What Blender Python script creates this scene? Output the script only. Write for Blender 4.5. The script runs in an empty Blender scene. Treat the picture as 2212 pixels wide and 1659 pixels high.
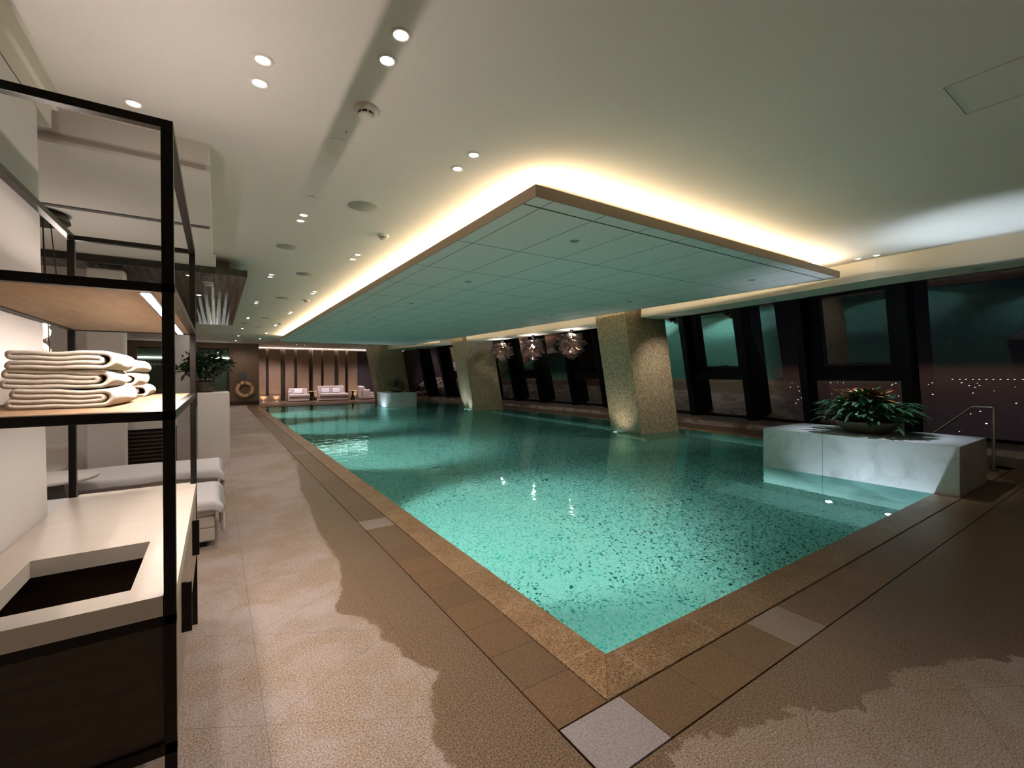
import bpy, bmesh, math, random
from math import pi, sin, cos, radians
from mathutils import Vector, Matrix, Euler

# ------------------------------------------------------------------ camera, world, light, exposure
SC = bpy.context.scene
COL = SC.collection
F_PX, W_PX, H_PX = 962.85, 2212.0, 1659.0
cam_d = bpy.data.cameras.new('camera')
cam = bpy.data.objects.new('camera', cam_d); COL.objects.link(cam)
cam_d.sensor_fit = 'HORIZONTAL'; cam_d.sensor_width = 36.0
cam_d.lens = F_PX / W_PX * 36.0
cam_d.shift_x = 0.0
cam_d.shift_y = -(H_PX / 2 - 810.08) / W_PX
cam_d.clip_start = 0.02; cam_d.clip_end = 30000
YAW, PITCH, ROLL = radians(33.519), radians(0.109), radians(-0.325)
fw = Vector((sin(YAW), cos(YAW), 0)); rt = Vector((cos(YAW), -sin(YAW), 0)); up = Vector((0, 0, 1))
f2 = fw * cos(PITCH) - up * sin(PITCH); u2 = up * cos(PITCH) + fw * sin(PITCH)
r3 = rt * cos(ROLL) + u2 * sin(ROLL); u3 = u2 * cos(ROLL) - rt * sin(ROLL)
cam.matrix_world = Matrix(((r3.x, u3.x, -f2.x, 0), (r3.y, u3.y, -f2.y, 0), (r3.z, u3.z, -f2.z, 1.5), (0, 0, 0, 1)))
SC.camera = cam

SC.view_settings.view_transform = 'Standard'
SC.view_settings.look = 'None'
SC.view_settings.gamma = 1.0
SC.view_settings.exposure = 0.0
SC.view_settings.use_curve_mapping = False
try:
    SC.cycles.use_denoising = True
    SC.cycles.max_bounces = 8
    SC.cycles.diffuse_bounces = 4
    SC.cycles.glossy_bounces = 5
    SC.cycles.transparent_max_bounces = 16
    SC.cycles.sample_clamp_indirect = 4.0
    SC.cycles.use_light_tree = True
    SC.cycles.caustics_reflective = False
    SC.cycles.caustics_refractive = True
except Exception:
    pass

# night sky: black blue above, a dim reddish city haze at the horizon
wd = bpy.data.worlds.new('night'); SC.world = wd; wd.use_nodes = True
wn, wl = wd.node_tree.nodes, wd.node_tree.links
wn.clear()
w_out = wn.new('ShaderNodeOutputWorld'); w_bg = wn.new('ShaderNodeBackground')
w_tc = wn.new('ShaderNodeTexCoord'); w_sep = wn.new('ShaderNodeSeparateXYZ'); w_rmp = wn.new('ShaderNodeValToRGB')
wl.new(w_tc.outputs['Generated'], w_sep.inputs[0]); wl.new(w_sep.outputs['Z'], w_rmp.inputs[0])
w_mr = wn.new('ShaderNodeMapRange'); w_mr.inputs[1].default_value = -1; w_mr.inputs[2].default_value = 1
wl.new(w_sep.outputs['Z'], w_mr.inputs[0]); wl.new(w_mr.outputs[0], w_rmp.inputs[0])
w_rmp.color_ramp.elements[0].position = 0.40; w_rmp.color_ramp.elements[0].color = (0.010, 0.007, 0.008, 1)
w_rmp.color_ramp.elements[1].position = 0.60; w_rmp.color_ramp.elements[1].color = (0.0012, 0.0016, 0.0028, 1)
for p_, c_ in ((.47, (.020, .013, .015)), (.4985, (.040, .020, .016)), (.508, (.0045, .0040, .0050))):
    e = w_rmp.color_ramp.elements.new(p_); e.color = (*c_, 1)
wl.new(w_rmp.outputs[0], w_bg.inputs[0]); w_bg.inputs[1].default_value = 1.0
wl.new(w_bg.outputs[0], w_out.inputs[0])

L_POOL, L_COVE, L_DOWN, L_MISC = 1.0, 1.0, 2.6, 1.0     # overall balance of the light groups
WARM = (1.0, 0.74, 0.46); NEUT = (1.0, 0.85, 0.77); COOL = (0.72, 0.86, 1.0); POOLC = (0.86, 0.96, 1.0)

def aim(o, d):
    o.rotation_euler = Vector(d).to_track_quat('-Z', 'Y').to_euler()
def area_light(name, loc, d, sx, sy, power, col, spread=180, xaxis=None):
    l = bpy.data.lights.new(name, 'AREA'); l.shape = 'RECTANGLE'; l.size = sx; l.size_y = sy
    l.energy = power; l.color = col; l.spread = radians(spread)
    o = bpy.data.objects.new(name, l); COL.objects.link(o); o.location = loc
    if xaxis is not None:
        z = -Vector(d).normalized(); x = Vector(xaxis).normalized(); y = z.cross(x)
        o.rotation_euler = Matrix((x, y, z)).transposed().to_euler()
    else: aim(o, d)
    return o
def spot_light(name, loc, d, ang, power, col, blend=0.5, r=0.03):
    l = bpy.data.lights.new(name, 'SPOT'); l.spot_size = radians(ang); l.spot_blend = blend
    l.energy = power; l.color = col; l.shadow_soft_size = r
    o = bpy.data.objects.new(name, l); COL.objects.link(o); o.location = loc; aim(o, d); return o
def point_light(name, loc, power, col, r=0.05):
    l = bpy.data.lights.new(name, 'POINT'); l.energy = power; l.color = col; l.shadow_soft_size = r
    o = bpy.data.objects.new(name, l); COL.objects.link(o); o.location = loc; return o

# cove lamps lying on the top of the hung canopy, shining up
CX0, CX1, CY0, CY1, CZB, CZT, CEIL = 2.10, 7.70, 2.82, 20.6, 2.90, 2.995, 3.15
area_light('cove_lamp_left', (CX0 + .16, (CY0 + CY1) / 2, CZT + .02), (-.75, 0, 1), .03, CY1 - CY0 - .3, 150 * L_COVE, WARM, 170, xaxis=(1, 0, .75))
area_light('cove_lamp_front', ((CX0 + CX1) / 2, CY0 + .16, CZT + .02), (0, -.75, 1), CX1 - CX0 - .3, .03, 62 * L_COVE, WARM, 170, xaxis=(1, 0, 0))
area_light('cove_lamp_right', (CX1 - .16, (CY0 + CY1) / 2, CZT + .02), (.75, 0, 1), .03, CY1 - CY0 - .3, 110 * L_COVE, WARM, 170, xaxis=(1, 0, -.75))
area_light('cove_lamp_far', ((CX0 + CX1) / 2, CY1 - .16, CZT + .02), (0, .75, 1), CX1 - CX0 - .3, .03, 30 * L_COVE, WARM, 170, xaxis=(1, 0, 0))

# underwater lamps in the left pool wall and on the pool floor
for y_, p_ in ((4.7, 5600), (9.9, 4600), (15.0, 3800), (20.2, 3000)):
    spot_light('pool_lamp', (1.80, y_, -0.50), (1, 0, -1.7), 130, p_ * L_POOL, POOLC, .8, .09)
spot_light('pool_lamp', (2.5, 1.80, -0.50), (.2, 1, -1.7), 130, 1300, POOLC, .8, .09)  # extra lamp in the front wall, added to brighten the near corner
# uplights in the pool floor before the marble block, and at the column feet
spot_light('floor_lamp', (7.10, 2.06, -1.04), (.22, .0, 1), 66, 150, COOL, .9, .05)
spot_light('floor_lamp', (7.10, 2.74, -1.04), (.22, .0, 1), 66, 105, COOL, .9, .05)
spot_light('column_lamp', (8.25, 8.0, -.4), (.16, 0, 1), 84, 60, NEUT, 1.0, .04)
for y_ in (16.9, 17.6):
    spot_light('column_lamp', (8.70, y_, -.3), (.16, 0, 1), 80, 60, COOL, .8, .04)
spot_light('planter_lamp', (6.20, 20.9, -.4), (.16, .1, 1), 110, 60, COOL, .8, .04)

# ------------------------------------------------------------------ node helpers and materials
MATS = {}
class NT:
    def __init__(s, name):
        s.m = bpy.data.materials.new(name); s.m.use_nodes = True
        s.n, s.l = s.m.node_tree.nodes, s.m.node_tree.links
        s.b = s.n['Principled BSDF']; s.out = s.n['Material Output']
        MATS[name] = s.m
    def add(s, t, **k):
        x = s.n.new(t)
        for a, v in k.items(): setattr(x, a, v)
        return x
    def link(s, a, b): s.l.new(a, b)
    def coord(s):
        return s.add('ShaderNodeTexCoord').outputs['Object']
    def mapping(s, vec, scale=(1, 1, 1), rot=(0, 0, 0), loc=(0, 0, 0)):
        m = s.add('ShaderNodeMapping'); s.link(vec, m.inputs[0])
        m.inputs['Scale'].default_value = scale; m.inputs['Rotation'].default_value = rot; m.inputs['Location'].default_value = loc
        return m.outputs[0]
    def noise(s, vec, scale, detail=3, rough=.5, dist=0):
        x = s.add('ShaderNodeTexNoise'); s.link(vec, x.inputs['Vector'])
        x.inputs['Scale'].default_value = scale; x.inputs['Detail'].default_value = detail
        x.inputs['Roughness'].default_value = rough; x.inputs['Distortion'].default_value = dist
        return x.outputs[0]
    def math(s, op, a, b=None, c=None, clamp=False):
        x = s.add('ShaderNodeMath', operation=op); x.use_clamp = clamp
        for i, v in enumerate((a, b, c)):
            if v is None: continue
            if isinstance(v, (int, float)): x.inputs[i].default_value = v
            else: s.link(v, x.inputs[i])
        return x.outputs[0]
    def ramp(s, fac, stops):
        x = s.add('ShaderNodeValToRGB'); s.link(fac, x.inputs[0]); cr = x.color_ramp
        while len(cr.elements) < len(stops): cr.elements.new(.5)
        for e_, (p, c) in zip(cr.elements, stops):
            e_.position = p; e_.color = (*c, 1) if len(c) == 3 else c
        return x.outputs[0]
    def mix(s, fac, a, b, mode='MIX'):
        x = s.add('ShaderNodeMix', data_type='RGBA', blend_type=mode)
        for i, v in ((0, fac), (6, a), (7, b)):
            if isinstance(v, (int, float)): x.inputs[i].default_value = v
            elif isinstance(v, tuple): x.inputs[i].default_value = (*v, 1) if len(v) == 3 else v
            else: s.link(v, x.inputs[i])
        return x.outputs[2]
    def white(s, vec):
        x = s.add('ShaderNodeTexWhiteNoise', noise_dimensions='3D'); s.link(vec, x.inputs['Vector']); return x.outputs['Value']
    def snap(s, vec, size):
        x = s.add('ShaderNodeVectorMath', operation='SNAP'); s.link(vec, x.inputs[0])
        x.inputs[1].default_value = size; return x.outputs[0]
    def sep(s, vec):
        x = s.add('ShaderNodeSeparateXYZ'); s.link(vec, x.inputs[0]); return x.outputs
    def bump(s, h, strength=.3, dist=.01):
        x = s.add('ShaderNodeBump'); s.link(h, x.inputs['Height']); x.inputs['Strength'].default_value = strength
        x.inputs['Distance'].default_value = dist; return x.outputs[0]
    def base(s, col=None, rough=None, metal=None, spec=None, normal=None, coat=None, trans=None, emis=None, es=None):
        b = s.b
        for k, v in (('Base Color', col), ('Roughness', rough), ('Metallic', metal), ('Specular IOR Level', spec), ('Normal', normal), ('Coat Weight', coat), ('Transmission Weight', trans), ('Emission Color', emis), ('Emission Strength', es)):
            if v is None: continue
            if isinstance(v, tuple): b.inputs[k].default_value = (*v, 1) if len(v) == 3 else v
            elif isinstance(v, (int, float)): b.inputs[k].default_value = v
            else: s.link(v, b.inputs[k])
        return s.m

def simple(name, col, rough=.5, metal=0., spec=.5, nscale=None, namt=.08, bump=None, bs=60, coat=None):
    t = NT(name); v = t.coord()
    if nscale:
        n = t.noise(v, nscale, 3)
        c = t.ramp(n, [(.25, tuple(x * (1 - namt) for x in col)), (.75, tuple(min(1, x * (1 + namt)) for x in col))])
    else: c = col
    nm = t.bump(t.noise(v, bs, 2), bump, .004) if bump else None
    return t.base(c, rough, metal, spec, nm, coat)
def emissive(name, col, strength):
    t = NT(name); return t.base((0, 0, 0), .5, emis=col, es=strength)

simple('ceiling_paint', (.80, .75, .69), .9, spec=.15, nscale=1.2, namt=.02)
simple('soffit_paint', (.74, .69, .60), .85, spec=.2)
simple('white_paint', (.76, .71, .67), .8, spec=.25, nscale=2, namt=.03)
simple('dark_void', (.012, .010, .009), .8)
simple('black_metal', (.012, .010, .008), .32, 0.6, .5)
simple('window_frame', (.0045, .0045, .005), .5, .0, .2)
simple('bronze_metal', (.035, .030, .024), .38, .7)
simple('steel', (.62, .60, .57), .22, 1.0)
simple('counter_stone', (.70, .62, .54), .45, nscale=6, namt=.05)
simple('white_fabric', (.72, .70, .72), .95, spec=.1, bump=.25, bs=25)
simple('cream_fabric', (.62, .57, .52), .95, spec=.1, bump=.25, bs=30)
simple('sofa_fabric', (.56, .47, .45), .95, spec=.1, bump=.3, bs=40)
simple('plum_panel', (.035, .022, .026), .6)
simple('white_plastic', (.66, .64, .58), .5)
simple('grille_grey', (.34, .33, .29), .8)
simple('ring_orange', (.82, .48, .25), .5, nscale=8, namt=.12)
simple('strap_brown', (.05, .02, .012), .7)
simple('pot_bronze', (.16, .145, .115), .38, .35)
simple('soil', (.02, .015, .01), .95)
simple('pot_brown', (.06, .045, .035), .5, nscale=30, namt=.3)
simple('bark', (.05, .035, .025), .9)
simple('sign_grey', (.10, .095, .085), .5)
simple('cord_brown', (.06, .035, .02), .7)
simple('glass_green', (.085, .125, .10), .12, spec=.6)
simple('lounge_grey', (.16, .145, .14), .8)
simple('ink', (.05, .045, .04), .8)

emissive('lamp_white', (1.0, .93, .88), 14.0)
emissive('lamp_cool', (.86, .93, 1.0), 14.0)
emissive('lamp_warm', (1.0, .86, .62), 10.0)
emissive('led_white', (1.0, .95, .90), 16.0)
emissive('city_light', (.80, .88, 1.0), 2.2)

def m_towel():
    t = NT('towel'); v = t.coord(); n = t.noise(v, 420, 2); n2 = t.noise(v, 40, 3)
    c = t.ramp(n2, [(.3, (.80, .73, .62)), (.7, (.90, .83, .72))])
    h = t.math('ADD', t.math('MULTIPLY', n, .6), t.math('MULTIPLY', n2, .6))
    return t.base(c, .98, spec=.05, normal=t.bump(h, .5, .003))
m_towel()

def m_wood(name, c0, c1, rough=.4, sc=(1.2, 9, 9)):
    t = NT(name); v = t.coord(); v2 = t.mapping(v, sc)
    n = t.noise(v2, 4, 6, .6, .6); n2 = t.noise(v, 3.5, 2)
    c = t.ramp(n, [(.3, c0), (.7, c1)])
    c = t.mix(t.math('MULTIPLY', n2, .25), c, tuple(x * .7 for x in c1))
    return t.base(c, rough)
m_wood('oak_low_dimmed', (.33, .20, .11), (.50, .33, .20), .35, (6, 1.2, 6))  # lower shelf's copy of the oak, darkened to offset its overbright lighting
m_wood('oak_upper_lit', (.62, .42, .27), (.80, .62, .45), .45, (6, 1.2, 6))  # upper shelf's copy, lightened in colour for bounce light on its underside
m_wood('dark_wood', (.030, .017, .009), (.055, .033, .018), .5, (1.5, 8, 8))
m_wood('pale_wood', (.42, .33, .25), (.52, .42, .33), .5, (10, 10, 1))
m_wood('brown_veneer', (.17, .105, .065), (.22, .14, .092), .6, (8, 8, .7))

def m_marble():
    t = NT('marble_white'); v = t.coord()
    n = t.noise(v, 2.2, 8, .65, 1.2); c = t.ramp(n, [(.35, (.50, .49, .48)), (.5, (.66, .65, .64)), (.7, (.72, .71, .70))])
    n2 = t.noise(v, 9, 4, .6)
    c = t.mix(t.math('MULTIPLY', n2, .3), c, (.5, .5, .5))
    # joint between the two slabs of the long face
    y = t.sep(v)[1]; d = t.math('ABSOLUTE', t.math('SUBTRACT', y, 0.30)); j = t.math('LESS_THAN', d, .0035)
    c = t.mix(j, c, (.25, .25, .25))
    return t.base(c, .3, normal=t.bump(n2, .1, .002))
m_marble()

def m_ledge_stone():
    t = NT('ledge_stone'); v = t.coord()
    n = t.noise(t.mapping(v, (1, .6, 1)), 2.2, 5, .6, 1.5)
    c = t.ramp(n, [(.38, (.20, .14, .11)), (.47, (.40, .32, .28)), (.6, (.56, .48, .43))])
    return t.base(c, .45)
m_ledge_stone()

def granite(t, v, dry0, dry1, wet0, wet1, wetmask):
    g1 = t.noise(v, 290, 2, .7); g2 = t.noise(v, 120, 2, .6)
    g = t.math('ADD', t.math('MULTIPLY', g1, .6), t.math('MULTIPLY', g2, .4))
    dry = t.ramp(g, [(.43, dry0), (.56, dry1)]); wet = t.ramp(g, [(.43, wet0), (.56, wet1)])
    return t.mix(wetmask, dry, wet)

def m_floor():
    t = NT('floor_stone'); v = t.coord(); s = t.sep(v)
    big = t.noise(v, .9, 3, .5, .6); med = t.noise(v, 3.6, 5, .62, .9)
    # wet film along the pool: its border wanders with the distance from the pool edge
    fc = t.add('ShaderNodeFloatCurve'); cv = fc.mapping.curves[0]
    pts = [(1.2, .76), (1.70, .73), (1.95, .79), (2.08, .93), (2.2, .86), (2.45, .78), (2.75, .76), (2.95, .62), (3.3, .72), (3.6, .79), (4.6, .80), (6.1, .90), (8.4, 1.12), (13.7, 1.27)]
    nrm = [((y - 1.2) / 12.5, x / 1.5) for y, x in pts]
    cv.points[0].location = nrm[0]; cv.points[1].location = nrm[-1]
    for p_ in nrm[1:-1]: cv.points.new(*p_)
    for p_ in cv.points: p_.handle_type = 'VECTOR'
    fc.mapping.update()
    t.link(t.math('DIVIDE', t.math('SUBTRACT', s[1], 1.2), 12.5, clamp=True), fc.inputs['Value'])
    xb = t.math('MULTIPLY', fc.outputs[0], 1.5)
    wl_ = t.math('SUBTRACT', s[0], xb)
    yb = t.math('SUBTRACT', 1.06, t.math('MULTIPLY', t.math('SUBTRACT', s[0], 1.5), .26)); yb = t.math('MAXIMUM', yb, .12)
    wr_ = t.math('SUBTRACT', s[1], yb)
    isr = t.math('GREATER_THAN', s[0], 1.3)
    isr = t.math('MULTIPLY', isr, t.math('LESS_THAN', s[1], 1.3))
    ww = t.math('ADD', t.math('MULTIPLY', wr_, isr), t.math('MULTIPLY', wl_, t.math('SUBTRACT', 1, isr)))
    amp = t.math('ADD', .34, t.math('MULTIPLY', isr, .55))
    ww = t.math('ADD', ww, t.math('MULTIPLY', t.math('SUBTRACT', t.math('ADD', t.math('MULTIPLY', med, .5), t.math('MULTIPLY', big, .5)), .5), amp))
    wm = t.ramp(t.math('ADD', ww, .5), [(.493, (0, 0, 0)), (.507, (1, 1, 1))])
    pk = t.ramp(t.math('ADD', t.math('MULTIPLY', big, .6), t.math('MULTIPLY', med, .4)), [(.44, (0, 0, 0)), (.56, (1, 1, 1))])
    g1 = t.noise(v, 290, 2, .7); g2 = t.noise(v, 120, 2, .6)
    g = t.math('ADD', t.math('MULTIPLY', g1, .6), t.math('MULTIPLY', g2, .4))
    tan = t.ramp(g, [(.445, (.125, .085, .062)), (.50, (.29, .215, .160)), (.555, (.45, .35, .27))])
    pink = t.ramp(g, [(.445, (.22, .17, .155)), (.50, (.35, .28, .255)), (.555, (.47, .39, .36))])
    wet = t.ramp(g, [(.445, (.045, .027, .016)), (.50, (.140, .085, .052)), (.555, (.29, .190, .122))])
    c = t.mix(wm, t.mix(pk, tan, pink), wet)
    # hairline triangular joints
    def family(ax, ay, off, sp):
        q = t.math('ADD', t.math('ADD', t.math('MULTIPLY', s[0], ax), t.math('MULTIPLY', s[1], ay)), off)
        fr = t.math('FRACT', t.math('DIVIDE', q, sp))
        dd = t.math('MULTIPLY', t.math('ABSOLUTE', t.math('SUBTRACT', fr, .5)), sp)
        return t.math('LESS_THAN', dd, .0022)
    SP = .693
    j = t.math('MAXIMUM', family(1, 0, -.86 + SP / 2 + 20 * SP, SP), t.math('MAXIMUM', family(.5, .866, -(.43 + 1.78 * .866) + SP / 2 + 20 * SP, SP), family(.5, -.866, -(.43 - 1.78 * .866) + SP / 2 + 60 * SP, SP)))
    c = t.mix(t.math('MULTIPLY', j, .34), c, (.05, .03, .02))
    rough = t.ramp(wm, [(0, (.62,) * 3), (1, (.30,) * 3)])
    rn = t.noise(v, 30, 3)
    return t.base(c, rough, spec=.4, normal=t.bump(t.math('ADD', rn, t.noise(v, 200, 2)), .22, .0025))
m_floor()

def g_node(t, v): return t.noise(v, 120, 2, .6)
def m_tiles(name, size, lighten, along_x):
    t = NT(name); v = t.coord(); s = t.sep(v)
    cell = t.snap(t.mapping(v, (1, 1, 0), loc=(-.113 if (along_x and not lighten) else .013, .02, .5)), size)
    r = t.white(cell)
    wm = t.math('GREATER_THAN', r, .12)
    c = granite(t, v, (.25, .185, .16), (.42, .33, .28), (.10, .060, .032), (.30, .19, .11), wm)
    c2 = t.ramp(r, [(0, (1.0, 1.0, 1.0)), (.3, (.72, .66, .60)), (.55, (1.0, .86, .74)), (.8, (.80, .72, .62)), (1, (1.1, .95, .85))])
    c = t.mix(1.0, c, c2, 'MULTIPLY'); n = t.noise(v, 4, 3, .6)
    c = t.mix(t.math('MULTIPLY', n, .5), c, (.10, .062, .04))
    if lighten:
        k0, k1 = ((.20, .105, .045), (.56, .36, .21)) if not along_x else ((.13, .075, .035), (.42, .27, .16))
        c = t.mix(.62, c, t.mix(1.0, t.ramp(g_node(t, v), [(.40, k0), (.60, k1)]), t.ramp(n, [(.35, (.75, .70, .62)), (.65, (1.1, 1.1, 1.1))]), 'MULTIPLY'), 'MIX')
    if along_x and not lighten: c = t.mix(t.math('LESS_THAN', s[0], 1.553), c, t.ramp(g_node(t, v), [(.42, (.25, .215, .22)), (.58, (.36, .31, .31))]))
    ax = s[0] if along_x else s[1]; off = (-.113 if (along_x and not lighten) else .013) if along_x else .02; sz = size[0] if along_x else size[1]
    fr = t.math('FRACT', t.math('DIVIDE', t.math('ADD', ax, off), sz)); dd = t.math('MULTIPLY', t.math('MINIMUM', fr, t.math('SUBTRACT', 1, fr)), sz)
    j = t.math('LESS_THAN', dd, .0022)
    c = t.mix(j, c, (.42, .33, .22) if lighten else (.035, .02, .012))
    return t.base(c, .34, spec=.45, normal=t.bump(t.noise(v, 90, 3), .25, .002))
m_tiles('band_left', (40, .2925, 40), False, False)
m_tiles('band_front', (.36, 40, 40), False, True)
m_tiles('coping_left', (40, .60, 40), True, False)
m_tiles('coping_front', (.60, 40, 40), True, True)

def m_mosaic():
    t = NT('pool_mosaic'); v = t.coord()
    S = (.0175, .0175, .0175)
    r = t.white(t.snap(t.mapping(v, loc=(.0031, .0047, .0053)), S))
    c = t.ramp(r, [(0, (.003, .018, .014)), (.085, (.005, .024, .018)), (.09, (.10, .19, .15)), (.30, (.14, .25, .20)), (.32, (.25, .35, .30)), (.75, (.28, .38, .33)), (.76, (.36, .45, .40))])
    x, y, z = t.sep(v)
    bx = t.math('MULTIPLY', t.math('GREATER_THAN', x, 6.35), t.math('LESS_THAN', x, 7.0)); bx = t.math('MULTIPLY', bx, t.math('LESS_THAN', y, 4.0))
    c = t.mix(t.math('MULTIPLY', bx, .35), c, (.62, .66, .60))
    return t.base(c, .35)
m_mosaic()

def m_column():
    t = NT('column_mosaic'); v = t.coord()
    r = t.white(t.snap(v, (.022, .022, .022))); n = t.noise(v, 60, 4, .7); n2 = t.noise(v, 1.6, 3)
    g = t.math('ADD', t.math('MULTIPLY', r, .45), t.math('MULTIPLY', n, .55))
    c = t.ramp(g, [(.25, (.13, .105, .062)), (.5, (.36, .295, .185)), (.8, (.58, .49, .34))])
    c = t.mix(t.math('MULTIPLY', n2, .3), c, (.22, .16, .075))
    return t.base(c, .42, spec=.4, normal=t.bump(g, .35, .003))
m_column()

def m_canopy():
    t = NT('canopy_panels'); v = t.coord(); s = t.sep(v)
    def grid(ax, off, sp, w):
        fr = t.math('FRACT', t.math('DIVIDE', t.math('SUBTRACT', ax, off), sp)); dd = t.math('MULTIPLY', t.math('MINIMUM', fr, t.math('SUBTRACT', 1, fr)), sp)
        return t.math('LESS_THAN', dd, w)
    gx = grid(s[0], CX0 + .19 - .6 * 20, .60, .0045)
    gy = grid(s[1], CY0 + .19 - 1.2 * 20, 1.20, .006)
    j = t.math('MAXIMUM', gx, gy)
    f1 = t.math('LESS_THAN', t.math('ABSOLUTE', t.math('SUBTRACT', s[1], CY0 + .19)), .011)
    j = t.math('MAXIMUM', j, f1)
    c = t.mix(j, (.87, .79, .76), (.05, .05, .045))
    return t.base(c, .7, spec=.2)
m_canopy()
simple('canopy_edge', (.30, .235, .17), .5)

def m_darktile():
    t = NT('dark_gloss_tile'); v = t.coord(); s = t.sep(v)
    cell = t.snap(v, (.10, .10, 1)); r = t.white(cell)
    fx = t.math('FRACT', t.math('DIVIDE', s[0], .1)); fy = t.math('FRACT', t.math('DIVIDE', s[1], .1))
    pil = t.math('MULTIPLY', t.math('SINE', t.math('MULTIPLY', fx, pi)), t.math('SINE', t.math('MULTIPLY', fy, pi)))
    n = t.noise(v, 8, 3)
    c = t.mix(n, (.016, .015, .014), (.045, .040, .037))
    return t.base(c, .10, spec=.6, normal=t.bump(t.math('ADD', t.math('MULTIPLY', pil, .6), t.math('MULTIPLY', r, .25)), .5, .006))
m_darktile()

def m_leaf(name, c0, c1, rough=.3):
    t = NT(name); v = t.coord(); r = t.noise(v, 14, 2)
    c = t.ramp(r, [(.35, c0), (.65, c1)])
    return t.base(c, rough, spec=.6)
m_leaf('leaf_green', (.012, .045, .018), (.04, .11, .045))
m_leaf('leaf_tree', (.010, .028, .016), (.035, .075, .04))
m_leaf('leaf_red', (.30, .06, .025), (.36, .17, .05))
m_leaf('leaf_pale', (.30, .38, .20), (.55, .60, .40))

def m_shade():
    t = NT('pendant_leaf'); v = t.coord(); n = t.noise(v, 9, 3)
    c = t.mix(n, (.24, .17, .15), (.62, .52, .48))
    return t.base(c, .15, metal=.8, spec=.7)
m_shade()

def m_mix_glass(name, ior, tint, bump=None):
    t = NT(name); t.n.remove(t.b)
    fr = t.add('ShaderNodeFresnel'); fr.inputs[0].default_value = ior
    tr = t.add('ShaderNodeBsdfTransparent'); tr.inputs[0].default_value = (*tint, 1)
    gl = t.add('ShaderNodeBsdfGlossy'); gl.inputs['Roughness'].default_value = 0.0
    mx = t.add('ShaderNodeMixShader')
    t.link(fr.outputs[0], mx.inputs[0]); t.link(tr.outputs[0], mx.inputs[1]); t.link(gl.outputs[0], mx.inputs[2])
    if bump:
        v = t.coord()
        a = t.noise(t.mapping(v, (1, 1, 1)), 5.5, 3, .55, .5); b = t.noise(v, 1.3, 2, .5, .3)
        h = t.math('ADD', t.math('MULTIPLY', a, bump[0]), t.math('MULTIPLY', b, bump[1]))
        bp = t.add('ShaderNodeBump'); bp.inputs['Strength'].default_value = 1.0; bp.inputs['Distance'].default_value = 1.0
        t.link(h, bp.inputs['Height']); t.link(bp.outputs[0], fr.inputs[1]); t.link(bp.outputs[0], gl.inputs['Normal'])
        gl.inputs['Roughness'].default_value = 0.015
    t.link(mx.outputs[0], t.out.inputs[0])
    return t.m
def m_water():
    t = NT('water'); t.n.remove(t.b)
    gl = t.add('ShaderNodeBsdfGlass'); gl.inputs['IOR'].default_value = 1.33; gl.inputs['Roughness'].default_value = 0.0
    gl.inputs['Color'].default_value = (.50, .92, .86, 1)
    v = t.coord(); a = t.noise(v, 4.5, 3, .5, .4); b = t.noise(v, 1.1, 2, .5, .3)
    h = t.math('ADD', t.math('MULTIPLY', a, .0042), t.math('MULTIPLY', b, .006))
    bp = t.add('ShaderNodeBump'); bp.inputs['Strength'].default_value = 1.0; bp.inputs['Distance'].default_value = 1.0
    t.link(h, bp.inputs['Height']); t.link(bp.outputs[0], gl.inputs['Normal'])
    t.link(gl.outputs[0], t.out.inputs[0])
m_water()
m_mix_glass('window_glass', 1.75, (.80, .80, .80))

def m_glassball():
    t = NT('ribbed_glass'); v = t.coord(); s = t.sep(v)
    ang = t.math('ARCTAN2', s[1], s[0]); st = t.math('SINE', t.math('MULTIPLY', ang, 22))
    k = t.ramp(st, [(.2, (.25, .19, .10)), (.8, (1.0, .86, .55))])
    return t.base((.2, .2, .2), .1, emis=k, es=2.2)
m_glassball()

# ------------------------------------------------------------------ mesh helpers
def link_mesh(name, verts, faces, mat, parent=None, smooth=False, mats=None, midx=None, bevel=None, loc=None):
    me = bpy.data.meshes.new(name); me.from_pydata([tuple(v) for v in verts], [], faces); me.validate(); me.update()
    for m in (mats or [mat]): me.materials.append(MATS[m])
    if midx:
        for p, i in zip(me.polygons, midx): p.material_index = i
    if smooth:
        for p in me.polygons: p.use_smooth = True
    o = bpy.data.objects.new(name, me); COL.objects.link(o)
    if parent is not None: o.parent = parent
    if loc is not None: o.location = loc
    if bevel:
        b = o.modifiers.new('bevel', 'BEVEL'); b.width = bevel[0]; b.segments = bevel[1]; b.limit_method = 'ANGLE'; b.angle_limit = radians(40)
    return o

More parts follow.
